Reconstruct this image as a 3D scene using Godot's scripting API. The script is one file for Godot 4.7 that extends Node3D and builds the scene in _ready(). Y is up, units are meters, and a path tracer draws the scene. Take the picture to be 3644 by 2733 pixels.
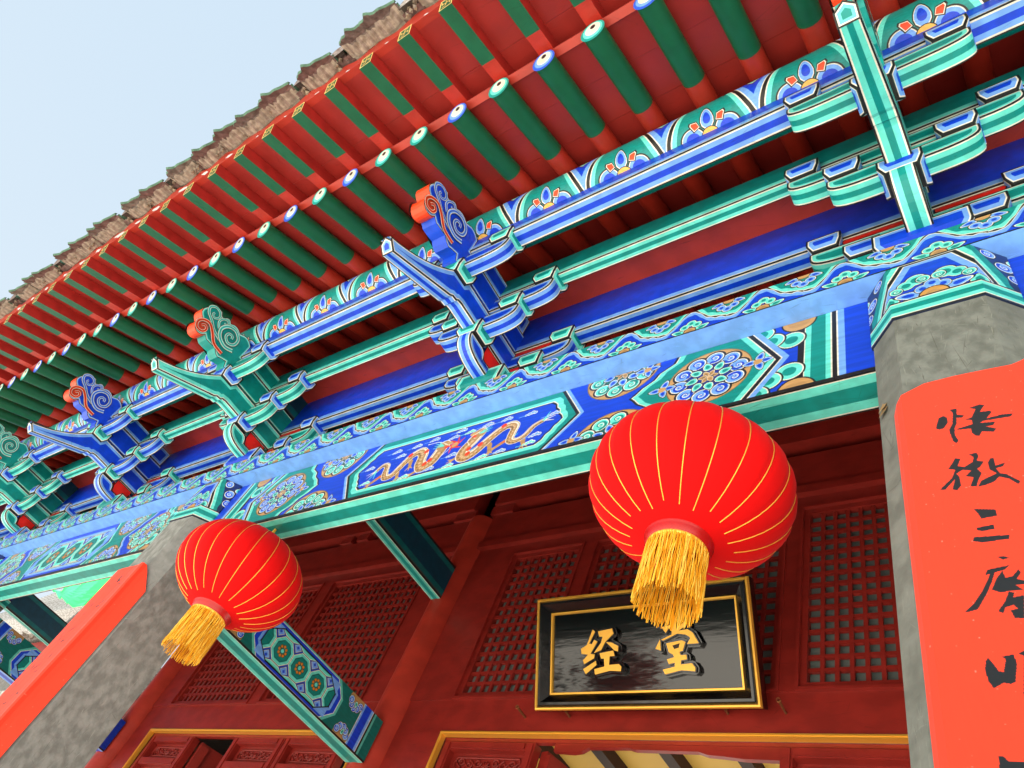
extends Node3D
# A Chinese temple hall seen from under its eave. The camera stands at the origin, 1.55 m above the yard.

class MB:  # collects faces with vertex colours
	var v := PackedVector3Array()
	var n := PackedVector3Array()
	var c := PackedColorArray()
	var t := PackedVector2Array()
	func tri(a: Vector3, b: Vector3, d: Vector3, col: Color, out := Vector3.ZERO, ua := Vector2.ZERO, ub := Vector2.ZERO, ud := Vector2.ZERO) -> void:
		var nn := (d - a).cross(b - a)
		if nn.length_squared() < 1e-16:
			return
		nn = nn.normalized()
		if out != Vector3.ZERO and nn.dot(out) < 0.0:
			v.append_array([a, d, b]); t.append_array([ua, ud, ub]); nn = -nn
		else:
			v.append_array([a, b, d]); t.append_array([ua, ub, ud])
		n.append_array([nn, nn, nn])
		c.append_array([col, col, col])
	func quad(a: Vector3, b: Vector3, d: Vector3, e: Vector3, col: Color, out := Vector3.ZERO) -> void:
		tri(a, b, d, col, out)
		tri(a, d, e, col, out)
	func uvquad(a: Vector3, b: Vector3, d: Vector3, e: Vector3, out: Vector3, u0: Vector2, u1: Vector2) -> void:  # a bottom left, b bottom right, d top right, e top left
		tri(a, b, d, Color.WHITE, out, Vector2(u0.x, u1.y), Vector2(u1.x, u1.y), Vector2(u1.x, u0.y))
		tri(a, d, e, Color.WHITE, out, Vector2(u0.x, u1.y), Vector2(u1.x, u0.y), Vector2(u0.x, u0.y))
	func snquad(p: Array, ns: Array, col: Color) -> void:  # a quad with its own smooth normals
		for k in [[0, 1, 2], [0, 2, 3]]:
			var a: Vector3 = p[k[0]]; var b: Vector3 = p[k[1]]; var d: Vector3 = p[k[2]]
			var fn := (d - a).cross(b - a)
			if fn.length_squared() < 1e-16:
				continue
			var order: Array = k if fn.dot(ns[k[0]]) >= 0.0 else [k[0], k[2], k[1]]
			for j in order:
				v.append(p[j]); n.append(ns[j]); c.append(col); t.append(Vector2.ZERO)
	func box(lo: Vector3, hi: Vector3, col: Color) -> void:
		var p := func(i: int) -> Vector3: return Vector3(hi.x if i & 1 else lo.x, hi.y if i & 2 else lo.y, hi.z if i & 4 else lo.z)
		for f in [[0, 2, 6, 4, Vector3.LEFT], [1, 3, 7, 5, Vector3.RIGHT], [0, 1, 5, 4, Vector3.DOWN], [2, 3, 7, 6, Vector3.UP], [0, 1, 3, 2, Vector3.FORWARD], [4, 5, 7, 6, Vector3.BACK]]:
			quad(p.call(f[0]), p.call(f[1]), p.call(f[2]), p.call(f[3]), col, f[4])
	func mesh(m: Material) -> ArrayMesh:
		var a := []
		a.resize(Mesh.ARRAY_MAX)
		a[Mesh.ARRAY_VERTEX] = v; a[Mesh.ARRAY_NORMAL] = n; a[Mesh.ARRAY_COLOR] = c; a[Mesh.ARRAY_TEX_UV] = t
		var am := ArrayMesh.new()
		am.add_surface_from_arrays(Mesh.PRIMITIVE_TRIANGLES, a)
		am.surface_set_material(0, m)
		return am

class Cv:  # a picture painted with filled shapes; units are metres, y runs up
	var im: Image
	var s: float
	var hh: int
	var flip := 1.0
	var at := Vector2.ZERO
	func _init(w: float, h: float, ppu: float, bg: Color) -> void:
		s = ppu
		hh = int(round(h * ppu))
		im = Image.create_empty(int(round(w * ppu)), hh, false, Image.FORMAT_RGB8)
		im.fill(bg)
	func poly(p: Array, col: Color) -> void:
		var rows := {}
		var m := p.size()
		for i in m:
			var a: Vector2 = p[i]
			var b: Vector2 = p[(i + 1) % m]
			a = Vector2((a.x * flip + at.x) * s, hh - (a.y + at.y) * s)
			b = Vector2((b.x * flip + at.x) * s, hh - (b.y + at.y) * s)
			if a.y > b.y:
				var q := a; a = b; b = q
			if b.y - a.y < 1e-6:
				continue
			var y0 := maxi(0, ceili(a.y - 0.5))
			var y1 := mini(hh - 1, ceili(b.y - 0.5) - 1)
			var dx := (b.x - a.x) / (b.y - a.y)
			var x := a.x + (y0 + 0.5 - a.y) * dx
			for y in range(y0, y1 + 1):
				if not rows.has(y):
					rows[y] = []
				rows[y].append(x)
				x += dx
		for y in rows:
			var xs: Array = rows[y]
			xs.sort()
			for k in range(0, xs.size() - 1, 2):
				var x0 := ceili(xs[k] - 0.5)
				var x1 := ceili(xs[k + 1] - 0.5)
				if x1 > x0:
					im.fill_rect(Rect2i(x0, y, x1 - x0, 1), col)
	func rect(x0: float, y0: float, x1: float, y1: float, col: Color) -> void:
		poly([Vector2(x0, y0), Vector2(x1, y0), Vector2(x1, y1), Vector2(x0, y1)], col)
	func disc(o: Vector2, r: float, col: Color, ry := 0.0) -> void:
		var p := []
		var m := clampi(int(r * s * 1.6), 8, 40)
		for i in m:
			p.append(o + Vector2(cos(TAU * i / m) * r, sin(TAU * i / m) * (ry if ry > 0.0 else r)))
		poly(p, col)
	func stroke(p: Array, w: float, col: Color, w1 := -1.0) -> void:
		if w1 < 0.0: w1 = w
		var m := p.size()
		for i in m:
			var wi := lerpf(w, w1, float(i) / maxi(1, m - 1)) * 0.5
			if i + 1 < m:
				var d: Vector2 = (p[i + 1] - p[i])
				if d.length() > 1e-7:
					var q := d.normalized().orthogonal()
					var wj := lerpf(w, w1, float(i + 1) / maxi(1, m - 1)) * 0.5
					poly([p[i] + q * wi, p[i + 1] + q * wj, p[i + 1] - q * wj, p[i] - q * wi], col)
			if wi * s > 1.0:
				disc(p[i], wi, col)
	func curl(o: Vector2, r: float, a0: float, way: float, lt: Color, dk: Color) -> void:  # a round scroll: black line, white line, light ring, dark spiral
		disc(o, r, Color8(34, 34, 38)); disc(o, r * 0.88, Color8(240, 238, 226)); disc(o, r * 0.78, lt)
		var p := []
		for i in 15:
			var k := i / 14.0
			p.append(o + Vector2.from_angle(a0 + way * k * 7.6) * r * lerpf(0.66, 0.06, k))
		stroke(p, r * 0.34, dk, r * 0.16)
		var e := []
		for i in 12:
			var k := i / 11.0
			e.append(o + Vector2.from_angle(a0 + way * (k * 6.4 + 0.5)) * r * lerpf(0.42, 0.12, k))
		stroke(e, r * 0.09, Color8(240, 238, 226))
	func leaf(o: Vector2, a: float, l: float, w: float, lt: Color, dk: Color) -> void:
		for k in [[1.0, Color8(34, 34, 38)], [0.86, Color8(240, 238, 226)], [0.74, lt], [0.42, dk]]:
			var p := []
			var c0 := o + Vector2.from_angle(a) * l * 0.5
			for i in 12:
				var q := TAU * i / 12.0
				p.append(c0 + (Vector2(cos(q) * l * 0.5, sin(q) * w * 0.5 * (1.0 - 0.35 * cos(q)))* float(k[0])).rotated(a))
			poly(p, k[1])
	func tex() -> ImageTexture:
		im.generate_mipmaps()
		return ImageTexture.create_from_image(im)

const BLK := Color(0.105, 0.1, 0.097)
const WHT := Color(0.9, 0.885, 0.83)
const LB := Color(0.44, 0.65, 0.95)
const DB := Color(0.035, 0.25, 0.82)
const LG := Color(0.40, 0.87, 0.82)
const DG := Color(0.0, 0.54, 0.52)
const ORG := Color(0.93, 0.27, 0.10)
const EYE := Color(0.84, 0.13, 0.08)
const GLD := Color(0.86, 0.60, 0.24)
const TAN := Color(0.76, 0.59, 0.37)
const RED := Color(0.60, 0.165, 0.14)
const RGR := Color(0.075, 0.345, 0.22)

const PITCH := 0.1864
const L1 := 1.97
const L2 := 2.0875
const L3 := 2.205
const L4 := 2.3225
const ZC := -1.04
const Z1 := -0.839
const Z2 := -0.63
const X0 := -8.9
const X1 := 3.2
const BRX := [-8.05, -6.82, -5.58, -4.30, -3.025, -1.55, -0.078, 1.20, 2.475]
const COLX := [-8.05, -5.58, -3.025, -0.078, 2.475]

var M := {}
var hall: Node3D
var rng := RandomNumberGenerator.new()

func lin(c: Color) -> Color: return c.srgb_to_linear()

func numbered(parent: Node, called: String) -> String:
	if not parent.has_meta("_n"): parent.set_meta("_n", {})
	var d: Dictionary = parent.get_meta("_n")
	var k: int = d.get(called, 0)
	d[called] = k + 1
	return called if k == 0 else "%s_%03d" % [called, k]

func thing(called: String, label: String, category: String, at := Vector3.ZERO, group := "") -> Node3D:
	var o := Node3D.new()
	o.name = numbered(self, called)
	add_child(o, true)
	o.position = at
	tag(o, label, category, group)
	return o

func tag(o: Node, label: String, category: String, group := "") -> void:
	o.set_meta("label", label); o.set_meta("category", category)
	if group != "": o.set_meta("group", group)

func part(called: String, mesh: Mesh, parent: Node3D, pos := Vector3.ZERO, turn := Vector3.ZERO) -> MeshInstance3D:  # pos is a place in the world when the parent is a thing that stands at the root
	var o := MeshInstance3D.new()
	o.name = numbered(parent, called)
	o.mesh = mesh
	parent.add_child(o, true)
	o.position = pos - parent.position if parent == hall else pos
	o.rotation = turn
	return o

func holder(called: String, parent: Node3D, pos := Vector3.ZERO) -> Node3D:
	var o := Node3D.new()
	o.name = numbered(parent, called)
	parent.add_child(o, true)
	o.position = pos - parent.position if parent == hall else pos
	return o

func noise_tex(f: float, lo: Color, hi: Color, seed_: int, size := 512, octaves := 5, stops := []) -> NoiseTexture2D:
	var t := NoiseTexture2D.new()
	var nz := FastNoiseLite.new()
	nz.seed = seed_; nz.frequency = f; nz.fractal_octaves = octaves
	t.noise = nz; t.width = size; t.height = size; t.seamless = true
	var g := Gradient.new()
	g.set_color(0, lo); g.set_color(1, hi)
	g.set_offset(0, 0.2); g.set_offset(1, 0.8)
	for s in stops: g.add_point(s[0], s[1])
	t.color_ramp = g
	return t

func bump_tex(f: float, seed_: int, strength := 4.0) -> NoiseTexture2D:
	var t := NoiseTexture2D.new()
	var nz := FastNoiseLite.new()
	nz.seed = seed_; nz.frequency = f; nz.fractal_octaves = 4
	t.noise = nz; t.width = 512; t.height = 512; t.seamless = true; t.as_normal_map = true; t.bump_strength = strength
	return t

func mat(rough: float, spec := 0.5, colour := Color.WHITE, vc := true) -> StandardMaterial3D:
	var m := StandardMaterial3D.new()
	m.albedo_color = colour; m.roughness = rough; m.metallic_specular = spec; m.vertex_color_use_as_albedo = vc
	return m

func world_tri(m: StandardMaterial3D, s: Vector3) -> void:
	m.uv1_triplanar = true; m.uv1_world_triplanar = true; m.uv1_scale = s

# ---- shapes painted with bands
func inset(p: PackedVector2Array, d: float) -> PackedVector2Array:
	var o := PackedVector2Array()
	var m := p.size()
	for i in m:
		var a := (p[i] - p[(i + m - 1) % m]).normalized()
		var b := (p[(i + 1) % m] - p[i]).normalized()
		var na := Vector2(-a.y, a.x)
		var nb := Vector2(-b.y, b.x)
		o.append(p[i] + (na + nb) * (d / maxf(0.35, 1.0 + na.dot(nb))))
	return o

func ccw(p: PackedVector2Array) -> PackedVector2Array:
	var s := 0.0
	for i in p.size(): s += p[i].cross(p[(i + 1) % p.size()])
	if s < 0.0: p.reverse()
	return p

func banded(mb: MB, poly: PackedVector2Array, insets: Array, cols: Array, to3: Callable, out: Vector3) -> void:
	poly = ccw(poly.duplicate())
	var prev := poly
	for k in insets.size():
		var nxt := inset(poly, insets[k])
		for i in poly.size():
			var j := (i + 1) % poly.size()
			mb.quad(to3.call(prev[i]), to3.call(prev[j]), to3.call(nxt[j]), to3.call(nxt[i]), lin(cols[k]), out)
		prev = nxt
	var tr := Geometry2D.triangulate_polygon(prev)
	if tr.is_empty():
		var ctr := Vector2.ZERO
		for q in prev: ctr += q
		ctr /= prev.size()
		for i in prev.size():
			mb.tri(to3.call(ctr), to3.call(prev[i]), to3.call(prev[(i + 1) % prev.size()]), lin(cols[-1]), out)
	for i in range(0, tr.size(), 3):
		mb.tri(to3.call(prev[tr[i]]), to3.call(prev[tr[i + 1]]), to3.call(prev[tr[i + 2]]), lin(cols[-1]), out)

func strip(mb: MB, a: Array, b: Array, fr: Array, cols: Array, out: Callable) -> void:  # a band across from path a to path b, cut at the fractions fr
	for i in a.size() - 1:
		for k in cols.size():
			var p: Vector3 = a[i].lerp(b[i], fr[k])
			var q: Vector3 = a[i + 1].lerp(b[i + 1], fr[k])
			var r: Vector3 = a[i + 1].lerp(b[i + 1], fr[k + 1])
			var s: Vector3 = a[i].lerp(b[i], fr[k + 1])
			mb.quad(p, q, r, s, lin(cols[k]), out.call((p + r) * 0.5))

func ribbon(mb: MB, p: Array, w0: float, w1: float, col: Color, to3: Callable, out: Vector3) -> void:
	var m := p.size()
	var l := []
	var r := []
	for i in m:
		var d: Vector2 = (p[mini(i + 1, m - 1)] - p[maxi(i - 1, 0)])
		var q := d.normalized().orthogonal() * lerpf(w0, w1, float(i) / (m - 1)) * 0.5
		l.append(p[i] + q); r.append(p[i] - q)
	for i in m - 1:
		mb.quad(to3.call(l[i]), to3.call(l[i + 1]), to3.call(r[i + 1]), to3.call(r[i]), lin(col), out)

func spiral(o: Vector2, r0: float, r1: float, a0: float, turn: float, m := 22) -> Array:
	var p := []
	for i in m + 1:
		var k := float(i) / m
		p.append(o + Vector2.from_angle(a0 + turn * k) * lerpf(r0, r1, k))
	return p

func tube(mb: MB, p: Array, r0: float, r1: float, col: Color, m := 6) -> void:
	var rings := []
	var nrm := []
	var last := Vector3.ZERO
	for i in p.size():
		var d: Vector3 = (p[mini(i + 1, p.size() - 1)] - p[maxi(i - 1, 0)]).normalized()
		var s := d.cross(Vector3.UP if absf(d.y) < 0.9 else Vector3.RIGHT).normalized()
		if last != Vector3.ZERO and (last - d * last.dot(d)).length() > 0.05: s = (last - d * last.dot(d)).normalized()
		last = s
		var u := s.cross(d)
		var ring := []
		var rn := []
		var r := lerpf(r0, r1, float(i) / maxi(1, p.size() - 1))
		for k in m:
			var q := s * cos(TAU * k / m) + u * sin(TAU * k / m)
			ring.append(p[i] + q * r); rn.append(q)
		rings.append(ring); nrm.append(rn)
	for i in p.size() - 1:
		for k in m:
			var j := (k + 1) % m
			mb.snquad([rings[i][k], rings[i + 1][k], rings[i + 1][j], rings[i][j]], [nrm[i][k], nrm[i + 1][k], nrm[i + 1][j], nrm[i][j]], col)

func lathe(mb: MB, prof: Array, m: int, cols: Array, o := Vector3.ZERO) -> void:  # prof: Vector2(radius, height)
	var tn := []
	for i in prof.size():
		var d: Vector2 = prof[mini(i + 1, prof.size() - 1)] - prof[maxi(i - 1, 0)]
		tn.append(Vector2(d.y, -d.x).normalized())
	for i in prof.size() - 1:
		for k in m:
			var a := TAU * k / m
			var b := TAU * (k + 1) / m
			var pt := func(q: Vector2, an: float) -> Vector3: return o + Vector3(cos(an) * q.x, q.y, sin(an) * q.x)
			var no := func(q: Vector2, an: float) -> Vector3: return Vector3(cos(an) * q.x, q.y, sin(an) * q.x)
			mb.snquad([pt.call(prof[i], a), pt.call(prof[i], b), pt.call(prof[i + 1], b), pt.call(prof[i + 1], a)], [no.call(tn[i], a), no.call(tn[i], b), no.call(tn[i + 1], b), no.call(tn[i + 1], a)], cols[i])

func extrude(mb: MB, poly: PackedVector2Array, z0: float, z1: float, face: Color, side: Color) -> void:  # poly in x, y; the face looks along +z
	poly = ccw(poly.duplicate())
	var tr := Geometry2D.triangulate_polygon(poly)
	for i in range(0, tr.size(), 3):
		var q := func(k: int) -> Vector3: return Vector3(poly[tr[i + k]].x, poly[tr[i + k]].y, z1)
		mb.tri(q.call(0), q.call(1), q.call(2), face, Vector3.BACK)
	for i in poly.size():
		var a := poly[i]
		var b := poly[(i + 1) % poly.size()]
		mb.quad(Vector3(a.x, a.y, z0), Vector3(b.x, b.y, z0), Vector3(b.x, b.y, z1), Vector3(a.x, a.y, z1), side, Vector3(b.y - a.y, a.x - b.x, 0))

func flat(a: Array) -> PackedVector2Array:
	var o := PackedVector2Array()
	for i in range(0, a.size(), 2): o.append(Vector2(a[i], a[i + 1]))
	return o

func v2s(a: Array) -> Array:
	return Array(flat(a))

func bxm(sz: Vector3, m: Material) -> BoxMesh:
	var b := BoxMesh.new()
	b.size = sz; b.material = m
	return b

func box_part(called: String, lo: Vector3, hi: Vector3, m: Material, parent: Node3D) -> MeshInstance3D:
	return part(called, bxm(hi - lo, m), parent, (lo + hi) * 0.5)

# ---- bracket sets, built about x = 0 at their own depth and height
var bracket_cache := {}

func dou(sch: Array, w: float, d: float, h: float) -> ArrayMesh:  # a bearing block standing on y = 0
	var mb := MB.new()
	var lo := 0.42 * h
	var tap := 0.14
	for f in 4:
		var wide := w if f % 2 == 0 else d
		var deep := d if f % 2 == 0 else w
		var b := Basis(Vector3.UP, f * PI / 2)
		var to3 := func(q: Vector2) -> Vector3:
			return b * Vector3(q.x, q.y, deep * 0.5 - (deep * tap * (1.0 - q.y / lo) if q.y < lo else 0.0))
		var s := 0.5 - tap
		var poly := PackedVector2Array([Vector2(-wide * s, 0), Vector2(wide * s, 0), Vector2(wide * 0.485, lo * 0.8), Vector2(wide * 0.5, lo), Vector2(wide * 0.5, h), Vector2(-wide * 0.5, h), Vector2(-wide * 0.5, lo), Vector2(-wide * 0.485, lo * 0.8)])
		banded(mb, poly, [0.0055, 0.009, 0.0205], [BLK, WHT, sch[0], sch[1]], to3, b * Vector3(0, -0.2, 1))
	mb.quad(Vector3(-w * 0.36, 0, -d * 0.36), Vector3(w * 0.36, 0, -d * 0.36), Vector3(w * 0.36, 0, d * 0.36), Vector3(-w * 0.36, 0, d * 0.36), lin(BLK), Vector3.DOWN)
	mb.quad(Vector3(-w * 0.5, h, -d * 0.5), Vector3(w * 0.5, h, -d * 0.5), Vector3(w * 0.5, h, d * 0.5), Vector3(-w * 0.5, h, d * 0.5), lin(sch[1]), Vector3.UP)
	return mb.mesh(M.paint)

func arm_bottom(half: float, h: float) -> Array:  # the underside of an arm from one end to the other
	var pts := []
	for side in [-1.0, 1.0]:
		var c := []
		for i in 8:
			var t := i / 7.0
			var a := Vector2(half, h * 0.66)
			var m := Vector2(half, 0.0)
			var e := Vector2(half - 0.105, 0.0)
			var q := a.lerp(m, t).lerp(m.lerp(e, t), t)
			c.append(Vector2(q.x * side, q.y))
		if side > 0: c.reverse()
		pts.append_array(c)
	return pts

func arm(sch: Array, half: float, h: float, t: float) -> ArrayMesh:
	var mb := MB.new()
	var bot := arm_bottom(half, h)
	var poly := PackedVector2Array(bot)
	poly.append(Vector2(half, h))
	poly.append(Vector2(-half, h))
	banded(mb, poly, [0.005, 0.0085, 0.019], [BLK, WHT, sch[0], sch[1]], func(q: Vector2) -> Vector3: return Vector3(q.x, q.y, t * 0.5), Vector3.BACK)
	banded(mb, poly, [0.005, 0.0085, 0.019], [BLK, WHT, sch[0], sch[1]], func(q: Vector2) -> Vector3: return Vector3(q.x, q.y, -t * 0.5), Vector3.FORWARD)
	var a := [Vector3(-half, h, t * 0.5)]
	var b := [Vector3(-half, h, -t * 0.5)]
	for q in bot:
		a.append(Vector3(q.x, q.y, t * 0.5)); b.append(Vector3(q.x, q.y, -t * 0.5))
	a.append(Vector3(half, h, t * 0.5)); b.append(Vector3(half, h, -t * 0.5))
	var o := Vector3(0, h * 1.4, 0)
	strip(mb, a, b, [0.0, 0.06, 0.12, 0.36, 0.64, 0.88, 0.94, 1.0], [BLK, WHT, sch[0], sch[1], sch[0], WHT, BLK], func(c: Vector3) -> Vector3: return Vector3(c.x * 0.2, c.y - o.y, 0))
	mb.quad(Vector3(-half, h, -t * 0.5), Vector3(half, h, -t * 0.5), Vector3(half, h, t * 0.5), Vector3(-half, h, t * 0.5), lin(sch[0]), Vector3.UP)
	return mb.mesh(M.paint)

func side_slab(mb: MB, poly: PackedVector2Array, w: float, bands: Array, cols: Array, under: Array, ucols: Array) -> void:  # poly in (z, y); painted on both sides, with a banded strip round it
	poly = ccw(poly.duplicate())
	for s in [-1.0, 1.0]:
		banded(mb, poly, bands, cols, func(q: Vector2) -> Vector3: return Vector3(s * w * 0.5, q.y, q.x), Vector3(s, 0, 0))
	for i in poly.size():
		var p := poly[i]
		var q := poly[(i + 1) % poly.size()]
		var o := Vector3(0, p.x - q.x, q.y - p.y)
		strip(mb, [Vector3(-w * 0.5, p.y, p.x), Vector3(-w * 0.5, q.y, q.x)], [Vector3(w * 0.5, p.y, p.x), Vector3(w * 0.5, q.y, q.x)], under, ucols, func(_c: Vector3) -> Vector3: return o)

func bez(a: Vector2, m: Vector2, b: Vector2, n: int, skip := 0) -> Array:
	var o := []
	for i in range(skip, n + 1):
		var t := float(i) / n
		o.append(a.lerp(m, t).lerp(m.lerp(b, t), t))
	return o

func make_bracket(green: bool, big: bool) -> Node3D:
	var root := Node3D.new()
	var sch := [LG, DG] if green else [LB, DB]
	var oth := [LB, DB] if green else [LG, DG]
	var put := func(called: String, mesh: Mesh, pos: Vector3) -> void: part(called, mesh, root, pos)
	var small := dou(oth, 0.102, 0.098, 0.064)
	# the big block on the board
	put.call("cap_block", dou(oth, 0.205 if not big else 0.235, 0.19, 0.115), Vector3(0, 1.897, ZC))
	# arms along the wall line, with red eyes above
	var h := 0.082
	var arms := [[L1, ZC, 0.20, true], [L2, ZC, 0.305, true], [L2, Z1, 0.19, false], [L3, Z1, 0.305, false], [L3, Z2, 0.232, false]]
	for a in arms:
		put.call("bracket_arm", arm(sch, a[2], h, 0.06), Vector3(0, a[0], a[1]))
		for s in [-1.0, 1.0]:
			put.call("bearing_block", small, Vector3(s * (a[2] - 0.046), a[0] + h, a[1]))
		if a[3]:
			var mb := MB.new()
			for s in [-1.0, 1.0]:
				var x0 := 0.036
				var x1: float = a[2] - 0.096
				var poly := PackedVector2Array([Vector2(x0, h), Vector2(x1 - 0.012, h), Vector2(x1, h + 0.010), Vector2(x1 + 0.004, h + 0.022), Vector2(x1 - 0.004, h + 0.034), Vector2(x0, h + 0.034)])
				for k in poly.size(): poly[k].x *= s
				banded(mb, poly, [0.003], [BLK, EYE], func(q: Vector2) -> Vector3: return Vector3(q.x, q.y, 0.026), Vector3.BACK)
			put.call("arm_eye", mb.mesh(M.paint), Vector3(0, a[0], a[1]))
	# the arm that steps forward and curls up under the first block
	var w := 0.064
	var q1 := MB.new()
	var prof := [Vector2(-1.12, 0.0), Vector2(-0.925, 0.0)]
	prof.append_array(bez(Vector2(-0.925, 0.0), Vector2(-0.80, 0.0), Vector2(-0.798, h * 0.95), 8, 1))
	prof.append_array([Vector2(-0.872, h * 0.95)])
	prof.append_array(bez(Vector2(-0.872, h * 0.95), Vector2(-0.895, h * 0.93), Vector2(-0.905, h * 0.5), 3, 1))
	prof.append_array([Vector2(-1.12, h * 0.5)])
	side_slab(q1, PackedVector2Array(prof), w, [0.0045, 0.008, 0.018], [BLK, WHT, sch[0], sch[1]], [0.0, 0.07, 0.13, 0.36, 0.64, 0.87, 0.93, 1.0], [BLK, WHT, sch[0], sch[1], sch[0], WHT, BLK])
	put.call("projecting_arm", q1.mesh(M.paint), Vector3(0, L1, 0))
	var q2 := MB.new()
	var ep := PackedVector2Array([Vector2(-1.0, h * 0.5 + 0.001), Vector2(-0.91, h * 0.5 + 0.001), Vector2(-0.893, h * 0.9), Vector2(-0.89, 0.1165), Vector2(-1.0, 0.1165)])
	for s in [-1.0, 1.0]:
		banded(q2, ep, [0.0035], [BLK, EYE], func(q: Vector2) -> Vector3: return Vector3(s * 0.026, q.y, q.x), Vector3(s, 0, 0))
	put.call("arm_eye", q2.mesh(M.paint), Vector3(0, L1, 0))
	put.call("bearing_block", dou(oth, 0.112, 0.098, 0.070), Vector3(0, L1 + h - 0.003, Z1))
	# the slanting beak
	var ang := MB.new()
	var bw := 0.066
	var low := [Vector2(-1.12, L2), Vector2(-0.700, L2), Vector2(-0.682, L2 - 0.004), Vector2(-0.676, L2 - 0.014), Vector2(-0.655, L2 - 0.017), Vector2(-0.644, L2 - 0.028), Vector2(-0.389, 1.936)]
	var top := [Vector2(-0.347, 1.972)]
	top.append_array(bez(Vector2(-0.347, 1.972), Vector2(-0.50, 2.035), Vector2(-0.597, 2.170), 8, 1))
	top.append_array([Vector2(-0.66, 2.172), Vector2(-0.675, 2.2), Vector2(-1.12, 2.2)])
	var ap := PackedVector2Array(low + top)
	var wid := func(z: float) -> float: return lerpf(bw, 0.052, clampf((z + 0.65) / 0.26, 0.0, 1.0))
	ap = ccw(ap)
	for s in [-1.0, 1.0]:
		banded(ang, ap, [0.0045, 0.008, 0.024], [BLK, WHT, sch[0], sch[1]], func(q: Vector2) -> Vector3: return Vector3(s * float(wid.call(q.x)) * 0.5, q.y, q.x), Vector3(s, 0, 0))
	for i in ap.size():
		var p := ap[i]
		var q := ap[(i + 1) % ap.size()]
		var o := Vector3(0, p.x - q.x, q.y - p.y)
		var wp: float = wid.call(p.x) * 0.5
		var wq: float = wid.call(q.x) * 0.5
		if p.distance_to(Vector2(-0.389, 1.936)) < 0.001 and q.distance_to(Vector2(-0.347, 1.972)) < 0.001 or q.distance_to(Vector2(-0.389, 1.936)) < 0.001 and p.distance_to(Vector2(-0.347, 1.972)) < 0.001:
			var bt := Vector3(0, 1.936, -0.389)  # the pointed end
			var up := Vector3(0, 0.036, 0.042).normalized()
			banded(ang, PackedVector2Array([Vector2(-wq, 0), Vector2(wq, 0), Vector2(wq * 1.02, 0.040), Vector2(0, 0.062), Vector2(-wq * 1.02, 0.040)]), [0.0045, 0.008, 0.0155], [BLK, WHT, sch[0], sch[1]], func(e: Vector2) -> Vector3: return bt + Vector3(e.x, 0, 0) + up * e.y + Vector3(0, -0.0005, 0.0005), o)
			continue
		strip(ang, [Vector3(-wp, p.y, p.x), Vector3(-wq, q.y, q.x)], [Vector3(wp, p.y, p.x), Vector3(wq, q.y, q.x)], [0.0, 0.075, 0.14, 0.37, 0.63, 0.86, 0.925, 1.0], [BLK, WHT, sch[0], sch[1], sch[0], WHT, BLK], func(_c: Vector3) -> Vector3: return o)
	# the ridge along the back of the beak
	var rid := bez(Vector2(-0.347, 1.972), Vector2(-0.50, 2.035), Vector2(-0.597, 2.170), 8)
	for i in rid.size() - 1:
		for s in [-1.0, 1.0]:
			var a0: Vector2 = rid[i]
			var a1: Vector2 = rid[i + 1]
			var k0 := 0.018 * (1.0 - float(i) / 8.0) + 0.001
			var k1 := 0.018 * (1.0 - float(i + 1) / 8.0) + 0.001
			ang.quad(Vector3(s * wid.call(a0.x) * 0.5, a0.y + 0.0006, a0.x), Vector3(s * wid.call(a1.x) * 0.5, a1.y + 0.0006, a1.x), Vector3(0, a1.y + k1, a1.x), Vector3(0, a0.y + k0, a0.x), lin(sch[0] if s < 0 else BLK.lightened(0.25)), Vector3(s, 1, 0.5))
	put.call("slanting_beak", ang.mesh(M.paint), Vector3.ZERO)
	put.call("bearing_block", dou(oth, 0.112, 0.098, 0.070), Vector3(0, 2.160, Z2))
	# the member above it, ending in a cloud scroll
	var cl := MB.new()
	var cw := 0.066
	var lowc := [Vector2(-1.12, L3), Vector2(-0.585, L3), Vector2(-0.572, 2.206), Vector2(-0.560, 2.232), Vector2(-0.535, 2.222), Vector2(-0.520, 2.213), Vector2(-0.500, 2.219), Vector2(-0.480, 2.236), Vector2(-0.455, 2.232), Vector2(-0.425, 2.230)]
	var orange := bez(Vector2(-0.405, 2.243), Vector2(-0.392, 2.214), Vector2(-0.362, 2.218), 4)
	orange.append_array(bez(Vector2(-0.362, 2.218), Vector2(-0.325, 2.232), Vector2(-0.337, 2.285), 4, 1))
	orange.append_array(bez(Vector2(-0.337, 2.295), Vector2(-0.296, 2.315), Vector2(-0.312, 2.355), 5, 0))
	var upc := bez(Vector2(-0.312, 2.355), Vector2(-0.325, 2.412), Vector2(-0.378, 2.409), 5, 1)
	upc.append_array([Vector2(-0.392, 2.392), Vector2(-0.402, 2.390), Vector2(-0.410, 2.408)])
	upc.append_array(bez(Vector2(-0.410, 2.408), Vector2(-0.428, 2.424), Vector2(-0.446, 2.404), 3, 1))
	upc.append_array(bez(Vector2(-0.446, 2.404), Vector2(-0.47, 2.432), Vector2(-0.512, 2.408), 4, 1))
	upc.append_array([Vector2(-0.522, 2.414)])
	upc.append_array(bez(Vector2(-0.522, 2.414), Vector2(-0.55, 2.440), Vector2(-0.595, 2.405), 4, 1))
	upc.append_array([Vector2(-0.60, 2.32), Vector2(-1.12, 2.32)])
	var cp := PackedVector2Array(lowc + orange + upc)
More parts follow.
